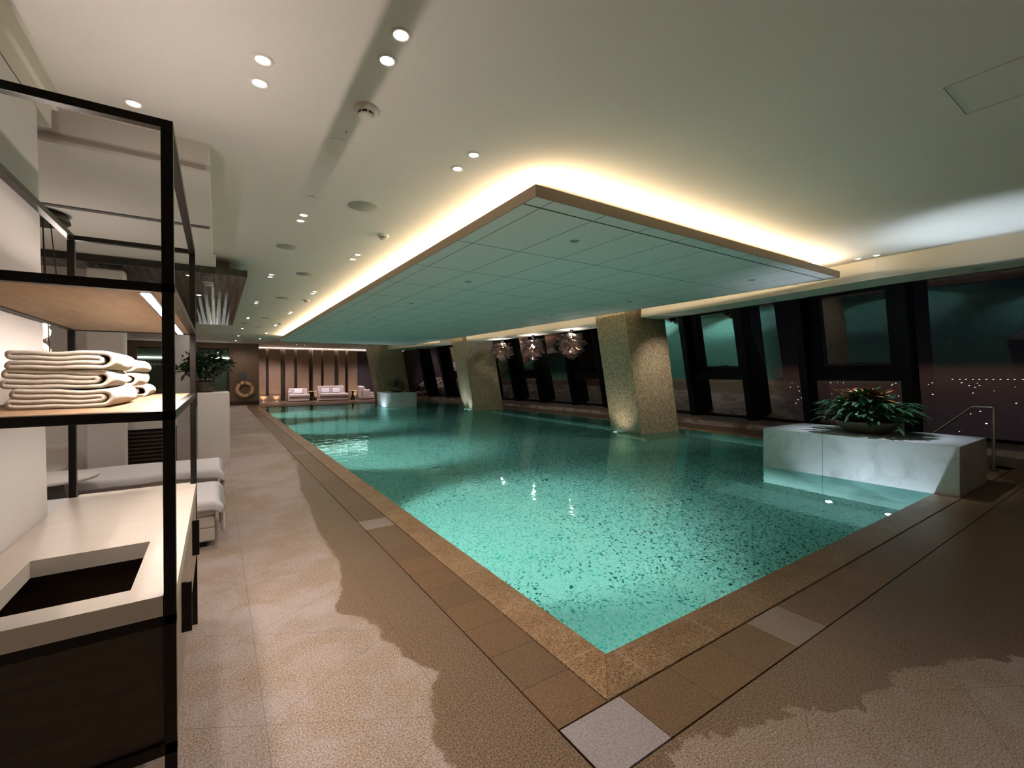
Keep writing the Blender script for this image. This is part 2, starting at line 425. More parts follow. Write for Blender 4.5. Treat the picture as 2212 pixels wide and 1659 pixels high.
class MB:
    def __init__(s): s.v, s.f, s.mi, s.sm = [], [], [], []
    def add(s, vs, fs, mi=0, smooth=False):
        k = len(s.v); s.v += [tuple(v) for v in vs]; s.f += [tuple(i + k for i in f) for f in fs]
        s.mi += [mi] * len(fs); s.sm += [smooth] * len(fs); return s
    def box(s, a, b, mi=0):
        (x0, y0, z0), (x1, y1, z1) = a, b
        vs = [(x0, y0, z0), (x1, y0, z0), (x1, y1, z0), (x0, y1, z0), (x0, y0, z1), (x1, y0, z1), (x1, y1, z1), (x0, y1, z1)]
        return s.add(vs, [(0, 3, 2, 1), (4, 5, 6, 7), (0, 1, 5, 4), (1, 2, 6, 5), (2, 3, 7, 6), (3, 0, 4, 7)], mi)
    def prism(s, poly, z0, z1, mi=0, shear=None):
        """poly: list of (x,y) ccw; shear(x,y,z)->(x,y)"""
        sh = shear or (lambda x, y, z: (x, y)); n = len(poly)
        vs = [(*sh(x, y, z0), z0) for x, y in poly] + [(*sh(x, y, z1), z1) for x, y in poly]
        fs = [tuple(range(n - 1, -1, -1)), tuple(range(n, 2 * n))] + [(i, (i + 1) % n, n + (i + 1) % n, n + i) for i in range(n)]
        return s.add(vs, fs, mi)
    def cyl(s, p0, p1, r0, r1=None, n=16, mi=0, caps=True, smooth=True):
        r1 = r0 if r1 is None else r1
        p0, p1 = Vector(p0), Vector(p1); d = (p1 - p0).normalized()
        a = d.orthogonal().normalized(); b = d.cross(a)
        vs = [p0 + (a * cos(2 * pi * i / n) + b * sin(2 * pi * i / n)) * r0 for i in range(n)] + [p1 + (a * cos(2 * pi * i / n) + b * sin(2 * pi * i / n)) * r1 for i in range(n)]
        s.add(vs, [(i, (i + 1) % n, n + (i + 1) % n, n + i) for i in range(n)], mi, smooth)
        if caps: s.add(vs, [tuple(range(n - 1, -1, -1)), tuple(range(n, 2 * n))], mi)
        return s
    def lathe(s, prof, c=(0, 0, 0), n=32, mi=0, smooth=True):
        k = len(prof); vs = []
        for i in range(n):
            a = 2 * pi * i / n
            vs += [(c[0] + r * cos(a), c[1] + r * sin(a), c[2] + z) for r, z in prof]
        fs = [(i * k + j, ((i + 1) % n) * k + j, ((i + 1) % n) * k + j + 1, i * k + j + 1) for i in range(n) for j in range(k - 1)]
        return s.add(vs, fs, mi, smooth)
    def tube(s, pts, r, n=12, mi=0):
        pts = [Vector(p) for p in pts]; vs = []; prev = None
        for i, p in enumerate(pts):
            d = ((pts[i + 1] if i < len(pts) - 1 else p) - (pts[i - 1] if i else p)).normalized()
            a = (prev - d * prev.dot(d)).normalized() if prev is not None and (prev - d * prev.dot(d)).length > 1e-5 else d.orthogonal().normalized()
            prev = a; b = d.cross(a)
            rr = r[i] if isinstance(r, (list, tuple)) else r
            vs += [p + (a * cos(2 * pi * j / n) + b * sin(2 * pi * j / n)) * rr for j in range(n)]
        m = len(pts)
        fs = [(i * n + j, i * n + (j + 1) % n, (i + 1) * n + (j + 1) % n, (i + 1) * n + j) for i in range(m - 1) for j in range(n)]
        s.add(vs, fs, mi, True); s.add(vs, [tuple(range(n - 1, -1, -1)), tuple(range((m - 1) * n, m * n))], mi); return s
    def build(s, name, mat, parent=None, mats=None, bevel=None, loc=None):
        o = link_mesh(name, s.v, s.f, mat, parent, False, mats, s.mi if mats else None, bevel, loc)
        for p, sm in zip(o.data.polygons, s.sm): p.use_smooth = sm
        return o

def tag(o, label=None, cat=None, group=None, kind=None):
    if label: o['label'] = label
    if cat: o['category'] = cat
    if group: o['group'] = group
    if kind: o['kind'] = kind
    return o
def empty(name, loc=(0, 0, 0), rz=0, label=None, cat=None, group=None):
    o = bpy.data.objects.new(name, None); COL.objects.link(o); o.location = loc; o.rotation_euler = (0, 0, rz); o.empty_display_size = .1
    return tag(o, label, cat, group)
def dup(root, loc, label, rz=None, group=None, scale=None):
    r = root.copy(); COL.objects.link(r); r.location = loc; r['label'] = label
    if rz is not None: r.rotation_euler = (0, 0, rz)
    if group: r['group'] = group
    if scale: r.scale = (scale,) * 3
    for ch in list(root.children):
        c = ch.copy(); COL.objects.link(c); c.parent = r
        for g in list(ch.children):
            d = g.copy(); COL.objects.link(d); d.parent = c
    return r
def struct(o): return tag(o, kind='structure')

# curves of the bowed window side, all as X over Y
def XB(y): return max(7.76, 8.72 - .0095 * (y - 11.5) ** 2) if y > 2.7 else 7.96            # beam face
def XP(y): return 10.65 - .0060 * (y - 12) ** 2                                   # pool edge
def XR(y): return 11.85 - .0060 * (y - 10) ** 2                                   # ledge riser
def XG(y): return 13.58 - .0085 * (y - 12.5) ** 2                                 # glass foot
def ys(a, b, st=.6):
    n = max(1, int(round((b - a) / st))); return [a + (b - a) * i / n for i in range(n + 1)]
def strip(fa, fb, y0, y1, z):
    yy = ys(y0, y1); vs, fs = [], []
    for y in yy: vs += [(fa(y), y, z), (fb(y), y, z)]
    for i in range(len(yy) - 1): fs.append((2 * i, 2 * i + 1, 2 * i + 3, 2 * i + 2))
    return vs, fs
def curved_prism(mb, fa, fb, y0, y1, z0, z1, mi=0):
    yy = ys(y0, y1); vs = []
    for y in yy: vs += [(fa(y), y, z0), (fb(y), y, z0), (fb(y), y, z1), (fa(y), y, z1)]
    fs = []
    for i in range(len(yy) - 1):
        a = 4 * i; b = a + 4
        fs += [(a, b, b + 1, a + 1), (a + 1, b + 1, b + 2, a + 2), (a + 2, b + 2, b + 3, a + 3), (a + 3, b + 3, b, a)]
    fs += [(0, 1, 2, 3), tuple(len(vs) - 4 + i for i in (3, 2, 1, 0))]
    return mb.add(vs, fs, mi)

PX0, PY0, PY1 = 1.725, 1.715, 24.2     # pool rectangle (right side is the curve XP)

# ------------------------------------------------------------------ floor, pool shell, coping
m = MB()
m.add([(-4, -4, 0), (1.185, -4, 0), (1.185, 29.9, 0), (-4, 29.9, 0)], [(0, 1, 2, 3)])
m.add([(1.185, -4, 0), (12.2, -4, 0), (12.2, 1.162, 0), (1.185, 1.162, 0)], [(0, 1, 2, 3)])
v_, f_ = strip(lambda y: XP(y) + .30, XR, 1.162, 24.5, 0); m.add(v_, f_)
m.add([(1.185, 24.5, 0), (13.5, 24.5, 0), (13.5, 29.9, 0), (1.185, 29.9, 0)], [(0, 1, 2, 3)])
struct(m.build('floor', 'floor_stone'))
m = MB()      # dark joint channel under the slab edges
m.add([(1.18, 1.15, -.012), (1.50, 1.15, -.012), (1.50, 24.5, -.012), (1.18, 24.5, -.012)], [(0, 1, 2, 3)])
m.add([(1.18, 1.15, -.012), (11, 1.15, -.012), (11, 1.50, -.012), (1.18, 1.50, -.012)], [(0, 1, 2, 3)])
struct(m.build('trim_1', 'dark_void'))
m = MB(); m.box((1.193, 1.462, -.01), (1.478, 24.5, .001)); struct(m.build('trim_2', 'band_left'))
m = MB(); m.box((1.193, 1.170, -.01), (11.0, 1.453, .001)); struct(m.build('trim_3', 'band_front'))
m = MB(); m.prism([(1.487, 1.462), (1.725, 1.712), (1.725, 24.2), (1.487, 24.5)], -.10, .004)
struct(m.build('trim_4', 'coping_left', bevel=(.004, 2)))
m = MB(); m.prism([(1.487, 1.462), (10.6, 1.462), (10.6, 1.712), (1.725, 1.712)], -.10, .004)
struct(m.build('trim_5', 'coping_front', bevel=(.004, 2)))
m = MB(); m.prism([(1.487, 24.5), (1.725, 24.2), (9.8, 24.2), (9.8, 24.5)], -.10, .004)
struct(m.build('trim_6', 'coping_front'))
m = MB(); curved_prism(m, XP, lambda y: XP(y) + .30, 1.462, 24.5, -.10, .004)
struct(m.build('trim_7', 'coping_left'))

m = MB(); PD = -1.14
outer = [(PX0, PY0)] + [(XP(y), y) for y in ys(PY0, PY1)] + [(PX0, PY1)]
n = len(outer)
vs = [(x, y, PD) for x, y in outer] + [(x, y, -.004) for x, y in outer]
m.add(vs, [tuple(range(n))] + [(i, n + i, n + (i + 1) % n, (i + 1) % n) for i in range(n)])
curved_prism(m, lambda y: XP(y) - 1.0 - .012 * (y - 12) ** 2 * -1 * .4, lambda y: XP(y) - .001, 8.6, 16.2, PD, -.25)   # shallow shelf between the columns
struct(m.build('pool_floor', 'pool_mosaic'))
vs = [(x, y, -.010) for x, y in outer]
WATER = o = link_mesh('pool_water', vs, [tuple(range(n))], 'water')
tag(o, 'still turquoise water filling the long pool', 'water', kind='stuff')

# window ledge (raised pale stone step along the glass)
m = MB(); curved_prism(m, XR, lambda y: XG(y) + .5, -3, 29.4, 0, .125)
struct(m.build('trim_8', 'ledge_stone'))

# ------------------------------------------------------------------ ceiling, beams, walls
m = MB()
yy = ys(-4, 24.1, .8) + [24.101] + ys(24.9, 29.9, .8); vs, fs = [], []
for y in yy: vs += [(-4, y, CEIL), (XB(y) + .02 if y < 24.1005 else XG(y) + .3, y, CEIL)]
for i in range(len(yy) - 1): fs.append((2 * i, 2 * i + 2, 2 * i + 3, 2 * i + 1))
m.add(vs, fs)
struct(m.build('ceiling', 'ceiling_paint'))
m = MB()
yy = ys(-4, 24.1, .8); vs, fs = [], []
for y in yy: vs += [(XB(y) - .3, y, 3.75), (XG(y) + .4, y, 3.75)]
for i in range(len(yy) - 1): fs.append((2 * i, 2 * i + 2, 2 * i + 3, 2 * i + 1))
m.add(vs, fs)
m.box((7.9, 24.1, 3.14), (13.2, 24.16, 3.76))
struct(m.build('ceiling_slot', 'dark_void'))

BZ = 2.85
trim = 9
for a, b in ((-3.5, 7.25), (8.75, 16.2), (18.3, 24.0)):
    m = MB()
    curved_prism(m, XB, lambda y: XB(y) + .76, a, b, BZ, CEIL + .01)
    curved_prism(m, lambda y: XB(y) + .70, lambda y: XB(y) + .76, a, b, BZ, 3.76)
    struct(m.build('trim_%d' % trim, 'soffit_paint')); trim += 1
for a, b in ((7.25, 8.75), (16.2, 18.3)):     # recessed closing boards behind the columns
    m = MB(); curved_prism(m, lambda y: XB(y) + .60, lambda y: XB(y) + .66, a, b, CEIL - .02, 3.76)
    struct(m.build('trim_%d' % trim, 'soffit_paint')); trim += 1

m = MB(); m.box((-4.1, -4, 0), (-4, 29.9, 3.2)); struct(m.build('wall_left', 'white_paint'))
m = MB(); m.box((-4, -4.1, 0), (13.4, -4, 3.8)); struct(m.build('wall_front', 'white_paint'))
wb = struct(MB().box((1.6, 29.62, 0), (13.6, 29.7, 3.8)).build('wall_back', 'dark_wood'))  # wall coloured dark to put shade into the gaps between panels

# facing panels of the far wall, leaning slightly in turn, with lit gaps between
edges = [(1.96, 2.35, .02), (2.50, 3.12, .0), (3.36, 3.83, .05), (4.00, 4.64, .0), (4.88, 5.33, .04), (5.47, 6.11, .0), (6.36, 6.74, .05), (6.93, 7.50, .0)]
for i, (a, b, sk) in enumerate(edges):
    m = MB(); m.prism([(a, 29.22 + sk), (b, 29.22 - sk), (b, 29.50), (a, 29.50)], 0, 3.03)
    m.build('wall_panel', 'brown_veneer', wb, bevel=(.008, 1))
m = MB(); m.box((7.50, 29.45, 0), (11.5, 29.55, 3.03)); m.build('wall_panel', 'plum_panel', wb)
m = MB(); m.box((1.83, 29.16, 0), (3.10, 29.21, .33)); struct(m.build('baseboard_back', 'brown_veneer'))

# brown wall with the life buoy, its green glazed openings
m = MB(); WY = 26.6
def wall_open(m, x0, x1, y0, y1, z1, holes):
    xs = sorted({x0, x1, *[h[0] for h in holes], *[h[1] for h in holes]})
    for a, b in zip(xs[:-1], xs[1:]):
        hs = [h for h in holes if h[0] <= a and h[1] >= b]
        if not hs: m.box((a, y0, 0), (b, y1, z1))
        else:
            h = hs[0]
            if h[2] > 0: m.box((a, y0, 0), (b, y1, h[2]))
            m.box((a, y0, h[3]), (b, y1, z1))
wall_open(m, -4, 1.83, WY, WY + .12, 3.15, [(-.75, .53, .0, 2.86), (-3.05, -1.9, .9, 2.86)])
m.box((1.83 - .12, WY + .12, 0), (1.83, 29.62, 3.15))
struct(m.build('wall_back_left', 'brown_veneer'))
m = MB(); m.box((.53, WY - .02, 0), (1.835, WY - .001, .20)); struct(m.build('baseboard_left', 'dark_wood'))
for i, (a, b, c, d) in enumerate(((-.75, .53, 0, 2.86), (-3.05, -1.9, .9, 2.86))):
    w = struct(MB().box((a, WY + .30, c), (b, WY + .33, d)).build('window_%d' % (i + 1), 'glass_green'))
    MB().box((a, WY + .02, d - .05), (b, WY + .10, d)).build('frame', 'black_metal', w)
    MB().box((a, WY + .26, d - .50), (b, WY + .30, d - .44)).build('light_strip', 'lamp_white', w)
area_light('niche_lamp', (-.1, WY + .28, 2.40), (0, -.2, 1), 1.1, .04, 3, NEUT, 170, xaxis=(1, 0, 0))

# slanted white wall end beside the shelving, and bulkheads hung from the ceiling
m = MB()
def wshear(z): return 3.035 - .0605 * z
m.add([(-1.05, -4, 0), (-.672, -4, 0), (-.672, wshear(0), 0), (-1.05, wshear(0), 0), (-1.05, -4, 2.72), (-.672, -4, 2.72), (-.672, wshear(2.72), 2.72), (-1.05, wshear(2.72), 2.72)],
      [(0, 3, 2, 1), (4, 5, 6, 7), (0, 1, 5, 4), (1, 2, 6, 5), (2, 3, 7, 6), (3, 0, 4, 7)])
struct(m.build('wall_side', 'white_paint', bevel=(.006, 2)))
m = MB(); m.box((-1.9, -4, 3.045), (-.76, 3.62, CEIL)); m.box((-1.9, -4, 2.93), (-.785, 3.60, 3.045)); struct(m.build('ceiling_bulkhead_1', 'ceiling_paint'))
m = MB(); m.box((-.83, -3.9, 2.922), (-.789, 3.3, 2.9305)); struct(m.build('trim_20', 'dark_void'))
m = MB(); m.box((-3.9, 3.83, 3.007), (-.035, 7.0, CEIL)); m.box((-3.9, 3.875, 2.957), (-.06, 7.0, 3.007)); m.box((-3.9, 3.83, 2.935), (-.035, 7.0, 2.957))
struct(m.build('ceiling_bulkhead_2', 'ceiling_paint'))
m = MB(); m.box((-3.9, 5.18, 2.925), (-.05, 5.24, 2.936)); struct(m.build('trim_21', 'lounge_grey'))
m = MB(); m.box((-3.9, 7.34, 2.90), (.37, 14.63, 2.99)); m.box((-3.8, 7.5, 2.99), (.15, 14.4, 3.12))
o = m.build('dark_ceiling_raft', 'dark_gloss_tile'); tag(o, 'dark glossy tiled raft hung below the ceiling over the lounge', 'ceiling panel')
m = MB(); m.box((-3.9, 7.22, 2.99), (.0, 7.34, 3.14)); struct(m.build('trim_22', 'soffit_paint'))

# partitions of the lounge area
m = MB(); m.box((-1.36, 7.55, 0), (-.985, 7.75, 2.87)); struct(m.build('wall_partition_1', 'white_paint', bevel=(.03, 3)))
m = MB(); m.box((-3.9, 7.9, 0), (-1.34, 8.05, 2.90)); struct(m.build('wall_partition_2', 'white_paint'))
m = MB(); m.box((-.715, 9.85, 0), (-.345, 10.2, 2.23)); struct(m.build('wall_partition_3', 'white_paint', bevel=(.006, 2)))
cab = empty('louvred_cabinet', (-.85, 8.15, 0), 0, 'low beige cabinet with a dark louvred front beyond the daybeds', 'cabinet')
MB().box((-.30, -.13, .76), (.34, .3, .93)).build('top_panel', 'white_paint', cab)
MB().box((-.30, -.08, 0), (.34, .3, .76)).build('body', 'dark_void', cab)
m = MB()
for k in range(13): m.box((-.29, -.12, .05 + .054 * k), (.33, -.085, .05 + .054 * k + .024))
m.build('louvre', 'dark_wood', cab)

# ------------------------------------------------------------------ window wall: bays, panes, slanted mullions
SL = .22
MY = [-2.9, -.9, 1.2, 3.25, 5.35, 6.95, 8.9, 10.95, 13.0, 14.85, 17.05, 18.95, 21.0, 23.0, 25.04, 27.0, 29.3]
TR = {3, 6 - 1, 8, 10, 13}
ZT = 3.74
def gp(y, z, off=0.): return (XG(y) - off - SL * (z - .125), y, z)
wn_i = 3
for i in range(len(MY) - 1):
    a, b = MY[i], MY[i + 1]
    w = empty('window_%d' % wn_i); struct(w); wn_i += 1
    vs = [gp(a, .125), gp(b, .125), gp(b, ZT), gp(a, ZT)]
    link_mesh('pane', vs, [(0, 1, 2, 3)], 'window_glass', w)
    def bar(mb, y0, y1, z0, z1, d0, d1):
        vs = [gp(y0, z0, d0), gp(y1, z0, d0), gp(y1, z0, d1), gp(y0, z0, d1), gp(y0, z1, d0), gp(y1, z1, d0), gp(y1, z1, d1), gp(y0, z1, d1)]
        mb.add(vs, [(0, 1, 2, 3), (4, 7, 6, 5), (0, 4, 5, 1), (1, 5, 6, 2), (2, 6, 7, 3), (3, 7, 4, 0)])
    m = MB(); bar(m, a - .095, a + .095, .125, ZT, -.05, .45)
    m.build('mullion', 'window_frame', w)
    m = MB(); bar(m, a + .095, b - .095, .125, .185, -.02, .06); m.build('bottom_rail', 'window_frame', w)
    if i in TR:
        m = MB(); bar(m, a + .1, b - .1, 1.30, 1.52, .0, .30); m.build('transom', 'window_frame', w)
        m = MB()
        for (y0, y1, z0, z1) in ((a + .1, a + .34, 1.52, ZT), (b - .34, b - .1, 1.52, ZT), (a + .34, b - .34, 1.52, 1.66), (a + .34, b - .34, 3.30, ZT)):
            bar(m, y0, y1, z0, z1, .01, .14)
        m.build('sash', 'window_frame', w)
        m = MB(); bar(m, (a + b) / 2 - .12, (a + b) / 2 + .12, 1.655, 1.675, .14, .17); m.build('handle', 'bronze_metal', w)

# city far below, seen through the glass
random.seed(11); m = MB()
def glow(ang_deg, dist, zz, s):
    a = radians(ang_deg); x, y = dist * sin(a), dist * cos(a); m.box((x - s, y - s, zz), (x + s, y + s, zz + s * 1.2))
for k in range(150):
    a = random.uniform(36, 84); d = 1300 * (10 ** random.uniform(0, .85)); s = d * random.uniform(.0004, .0010)
    glow(a, d, -159, s)
for k in range(16): glow(78.2 + k * .42 + random.uniform(-.03, .03), 7600, -95, 5.5)
o = m.build('city_lights', 'city_light'); tag(o, 'scattered lights of the city far below the windows at night', 'city lights', kind='stuff')

# ------------------------------------------------------------------ slanted mosaic columns
def column(A, B, Cc, sl, label, cut=3.7):
    A, B, Cc = Vector(A), Vector(B), Vector(Cc); D = B + (Cc - A)
    c = (A + B + Cc + D) / 4
    poly = [(p.x - c.x, p.y - c.y) for p in (A, B, D, Cc)]
    m = MB(); m.prism(poly, -1.139, cut, shear=lambda x, y, z: (x - sl * z, y))
    o = m.build('column', 'column_mosaic', loc=(c.x, c.y, 0), bevel=(.006, 1))
    tag(o, label, 'column', 'slanted mosaic columns standing in the pool')
column((8.72, 7.41), (10.09, 7.33), (8.80, 8.49), .19, 'nearest and widest slanted column of golden mosaic, right of the pendant lamps')
column((8.98, 16.46), (10.27, 16.20), (9.26, 18.05), .175, 'middle slanted mosaic column, left of the pendant lamps, its side lit from below')
column((7.42, 24.12), (9.15, 24.12), (7.47, 25.3), .175, 'farthest slanted mosaic column behind the small planter block at the pool end')

# ------------------------------------------------------------------ hung canopy over the pool
cn = empty('ceiling_canopy', ((CX0 + CX1) / 2, (CY0 + CY1) / 2, CZB), 0, 'large rectangular canopy of square panels hung over the pool with a glowing rim', 'ceiling canopy')
cxm, cym = (CX0 + CX1) / 2, (CY0 + CY1) / 2
def at(o): o.location = (-cxm, -cym, -CZB); return o
at(MB().box((CX0 + .012, CY0 + .012, CZB + .004), (CX1 - .012, CY1 - .012, CZB + .03)).build('underside', 'canopy_panels', cn))
m = MB(); w = .012
m.box((CX0, CY0, CZB), (CX1, CY0 + w, CZT)); m.box((CX0, CY1 - w, CZB), (CX1, CY1, CZT)); m.box((CX0, CY0 + w, CZB), (CX0 + w, CY1 - w, CZT)); m.box((CX1 - w, CY0 + w, CZB), (CX1, CY1 - w, CZT))
at(m.build('rim', 'canopy_edge', cn))
at(MB().box((CX0 + .30, CY0 + .30, CZB + .03), (CX1 - .30, CY1 - .30, CEIL - .001)).build('hanging_box', 'soffit_paint', cn))
at(MB().box((CX0 + .012, CY0 + .012, CZB + .03), (CX1 - .012, CY1 - .012, CZB + .04)).build('top_tray', 'soffit_paint', cn))
for ki, (x, y) in enumerate(((3.16, 3.56), (3.18, 5.99), (6.75, 3.61), (6.73, 5.99), (3.2, 8.4), (6.72, 8.4), (3.2, 10.9), (6.72, 10.9), (3.2, 13.4), (6.72, 13.4))):
    m = MB(); m.lathe([(.0, -.006), (.045, -.006), (.055, .004)], n=20); o = m.build('sprinkler_cap', 'grille_grey')
    o.location = (x, y, CZB + .003); tag(o, 'small round cap in the canopy, %s pair from the near rim, on the %s side' % (['first', 'second', 'third', 'fourth', 'fifth'][ki // 2], 'deck' if ki % 2 == 0 else 'window'), 'sprinkler cap', 'sprinkler caps in the canopy')

# ------------------------------------------------------------------ ceiling fittings
def make_downlight(mat, tilt=0):
    r = empty('downlight')
    MB().lathe([(.034, -.001), (.038, -.005), (.051, -.004), (.053, .001)], n=28).build('ring', 'ceiling_paint', r)
    b = MB().lathe([(.0, -.0035), (.026, -.0035), (.034, -.001)], n=24).build('lens', mat, r)
    return r
dl0 = make_downlight('lamp_white'); dl0['category'] = 'downlight'
first = [True]
def downlight(x, y, z, label, power, group, d=(0, 0, -1), ang=95, col=NEUT):
    if first[0]: first[0] = False; dl0.location = (x, y, z); dl0['label'] = label; dl0['group'] = group; 
    else: dup(dl0, (x, y, z), label, group=group)
    if power: spot_light('downlight_lamp', (x, y, z - .02), d, ang, power * L_DOWN, col, .9, .03)
ordw = ['nearest', 'second', 'third', 'fourth', 'fifth', 'sixth', 'seventh', 'eighth', 'ninth']
rowA = [(2.10, 2.31), (5.01, 5.21), (8.25, 8.45), (11.46, 11.71), (14.69, 14.9), (18.1, 18.3), (21.5, 21.7), (24.6, 24.8)]
for i, (a, b) in enumerate(rowA):
    near = 'in the smoke detector row' if i else 'just nearer than the big smoke detector'
    downlight(.755, a, CEIL, 'near lamp of the %s pair of downlights in the smoke detector row' % ordw[i], 38 if i < 4 else 26, 'downlights in the row of the big smoke detector')
    downlight(.755, b, CEIL, 'far lamp of the %s pair of downlights in the smoke detector row' % ordw[i], 0, 'downlights in the row of the big smoke detector')
rowB = [(2.95, 3.22), (6.26, 6.54), (9.48, 9.71), (12.89, 13.2), (16.38, 16.6), (19.62, 19.85), (22.76, 23.0)]
for i, (a, b) in enumerate(rowB):
    downlight(1.62, a, CEIL, 'near lamp of the %s pair of downlights beside the glowing canopy rim' % ordw[i], 34 if i < 4 else 24, 'downlights beside the canopy rim')
    downlight(1.62, b, CEIL, 'far lamp of the %s pair of downlights beside the glowing canopy rim' % ordw[i], 0, 'downlights beside the canopy rim')
downlight(.21, 2.66, CEIL, 'nearer lamp of the tilted downlight pair above the walkway, left of the shadow band', 36, 'tilted downlights above the walkway')
downlight(.21, 2.88, CEIL, 'farther lamp of the tilted downlight pair above the walkway, left of the shadow band', 0, 'tilted downlights above the walkway')
downlight(-.41, 3.51, CEIL, 'single downlight just above the top rail of the black shelving', 26, 'tilted downlights above the walkway')
downlight(-.31, 7.65, 2.90, 'nearer downlight in the dark glossy ceiling raft', 10, 'downlights in the dark raft')
downlight(-.25, 9.41, 2.90, 'farther downlight in the dark glossy ceiling raft', 10, 'downlights in the dark raft')
downlight(7.78, 2.62, CEIL, 'left lamp of the two bright downlights above the marble block', 110, 'downlights above the marble block', (.06, -.02, -1), 60, COOL)
downlight(7.78, 2.40, CEIL, 'right lamp of the two bright downlights above the marble block', 0, 'downlights above the marble block')
downlight(8.3, 27.3, CEIL, 'left lamp of the downlight pair before the far panelled wall', 14, 'downlights before the far wall')
downlight(8.9, 27.3, CEIL, 'right lamp of the downlight pair before the far panelled wall', 0, 'downlights before the far wall')
downlight(3.6, 26.4, CEIL, 'left of two small downlights above the far armchair', 14, 'downlights before the far wall')
downlight(4.0, 26.4, CEIL, 'right of two small downlights above the far armchair', 0, 'downlights before the far wall')
for k, y_ in enumerate((-1.2, 1.5, 4.2, 6.2, 9.6, 11.4, 13.5, 15.3, 19.2, 21.4, 23.2)):
    x_ = XB(y_) + .40
    m = MB(); m.lathe([(.0, .010), (.028, .006), (.036, -.004), (.046, -.004), (.048, .001)], n=24); o = m.build('soffit_spotlight', 'grille_grey', loc=(x_, y_, BZ))
    tag(o, 'small round recessed spotlight in the window soffit, %s from the near end' % (ordw + ['tenth', 'eleventh'])[k].replace('nearest', 'first'), 'spotlight', 'small spotlights in the window soffit')
    spot_light('soffit_lamp', (x_ + .02, y_, BZ - .03), (.75, 0, -1), 70, 17, NEUT, .9, .03)
spot_light('soffit_lamp', (8.95, 6.0, BZ - .03), (.22, .66, -1), 84, 150, NEUT, 1.0, .03)  # extra spot with no fitting, added to brighten the nearest column's front
for (x, y) in ((3.6, 27.2), (5.8, 26.9), (7.9, 27.1), (2.3, 27.4)):
    spot_light('sofa_lamp', (x, y, 3.13), (0, .45, -1), 95, 290, (1, .86, .88), .9, .03)
spot_light('lounge_lamp', (-.55, 7.9, 2.86), (.1, .25, -1), 100, 34, NEUT, 1.0, .04)  # extra unseen spot, added to brighten the white plinth
spot_light('buoy_lamp', (1.0, 25.2, 3.13), (0, .5, -1), 110, 60, NEUT, .9, .03)
spot_light('added_ceiling_glow', (6.62, 2.30, -1.12), (.105, -.26, 1), 30, 520, COOL, 1.0, .05)  # extra underwater spot with no fitting, added for the ceiling's cool glow
for k, (x, y) in enumerate(((.755, -1.1), (1.62, -.3), (1.62, -3.2), (3.6, -1.6), (5.8, -1.6), (8.0, -1.6))):  # unseen downlights behind the camera, added to raise the ambient light
    downlight(x, y, CEIL, 'unseen downlight added over the deck on the near side of the pool, number %s from the shelving' % ['one', 'two', 'three', 'four', 'five', 'six'][k], 20, 'unseen downlights added over the near deck')
# lamps of the lounge side, out of sight above the raft edge and behind the wall end
for (x, y, z, p) in ((-2.4, 4.6, 2.9, 26), (-2.6, 6.4, 2.9, 26), (-1.9, 10.5, 2.88, 22), (-2.4, 13, 2.88, 22), (-2.5, 17, 3.1, 26), (-1.0, 20, 3.1, 26), (-1.0, 24, 3.1, 26)):
    spot_light('lounge_lamp', (x, y, z), (0, 0, -1), 120, p * 1.7, NEUT, .9, .05)

for i, (x, y, r, lab) in enumerate(((1.2, 4.44, .14, 'largest grey round speaker grille, nearest in the ceiling'), (.76, 6.36, .13, 'grey round speaker grille with a raised rim, in the smoke detector row'), (1.2, 7.92, .13, 'second flat speaker grille along the middle of the ceiling strip'),
        (1.18, 10.61, .13, 'third flat speaker grille along the middle of the ceiling strip'), (1.18, 14.56, .13, 'fourth flat speaker grille along the middle of the ceiling strip'), (1.19, 17.39, .13, 'fifth and farthest flat speaker grille of the ceiling strip'), (.76, 16.29, .13, 'thin round speaker grille beyond the dark raft'))):
    m = MB(); m.lathe([(0, -.004), (r * .96, -.004), (r, .001)], n=36); o = m.build('speaker_grille', 'grille_grey', loc=(x, y, CEIL))
    tag(o, lab, 'speaker', 'round speaker grilles in the ceiling')
m = MB(); m.lathe([(.125, -.001), (.125, -.003), (.131, -.003), (.131, .001)], n=48); m.lathe([(0, -.001), (.125, -.001)], n=48)
o = m.build('access_cover', 'ceiling_paint', loc=(.76, 3.38, CEIL)); tag(o, 'large round flush cover with a thin rim beyond the big smoke detector', 'ceiling cover')
def smoke(x, y, z, lab, s=1):
    r = empty('smoke_detector', (x, y, z), 0, lab, 'smoke detector', 'smoke detectors')
    MB().lathe([(.075 * s, .001), (.074 * s, -.012 * s), (.058 * s, -.022 * s), (.050 * s, -.030 * s)], n=32).build('base', 'white_plastic', r)
    MB().lathe([(.044 * s, -.028 * s), (.044 * s, -.042 * s)], n=24).build('sensor_slots', 'dark_void', r)
    m = MB(); m.lathe([(.0, -.056 * s), (.034 * s, -.055 * s), (.047 * s, -.048 * s), (.048 * s, -.041 * s), (.0, -.040 * s)], n=32)
    for k in range(8):
        a = 2 * pi * k / 8; m.cyl((.046 * s * cos(a), .046 * s * sin(a), -.028 * s), (.046 * s * cos(a), .046 * s * sin(a), -.043 * s), .005 * s, n=6)
    m.build('cap', 'white_plastic', r)
smoke(.78, 2.80, CEIL, 'big white smoke detector, nearest on the ceiling')
smoke(1.65, 5.23, CEIL, 'white smoke detector beside the canopy glow, second along the ceiling', .9)
smoke(1.65, 10.62, CEIL, 'third smoke detector along the canopy rim, small and far', .9)
smoke(1.68, 15.74, CEIL, 'farthest smoke detector along the canopy rim', .9)
smoke(-.10, 8.05, 2.90, 'white smoke detector on the dark glossy raft', 1.0)
m = MB(); m.box((-.035, -.004, -.003), (.035, .004, 0)); m.cyl((0, -.03, -.004), (0, -.03, 0), .006, n=10)
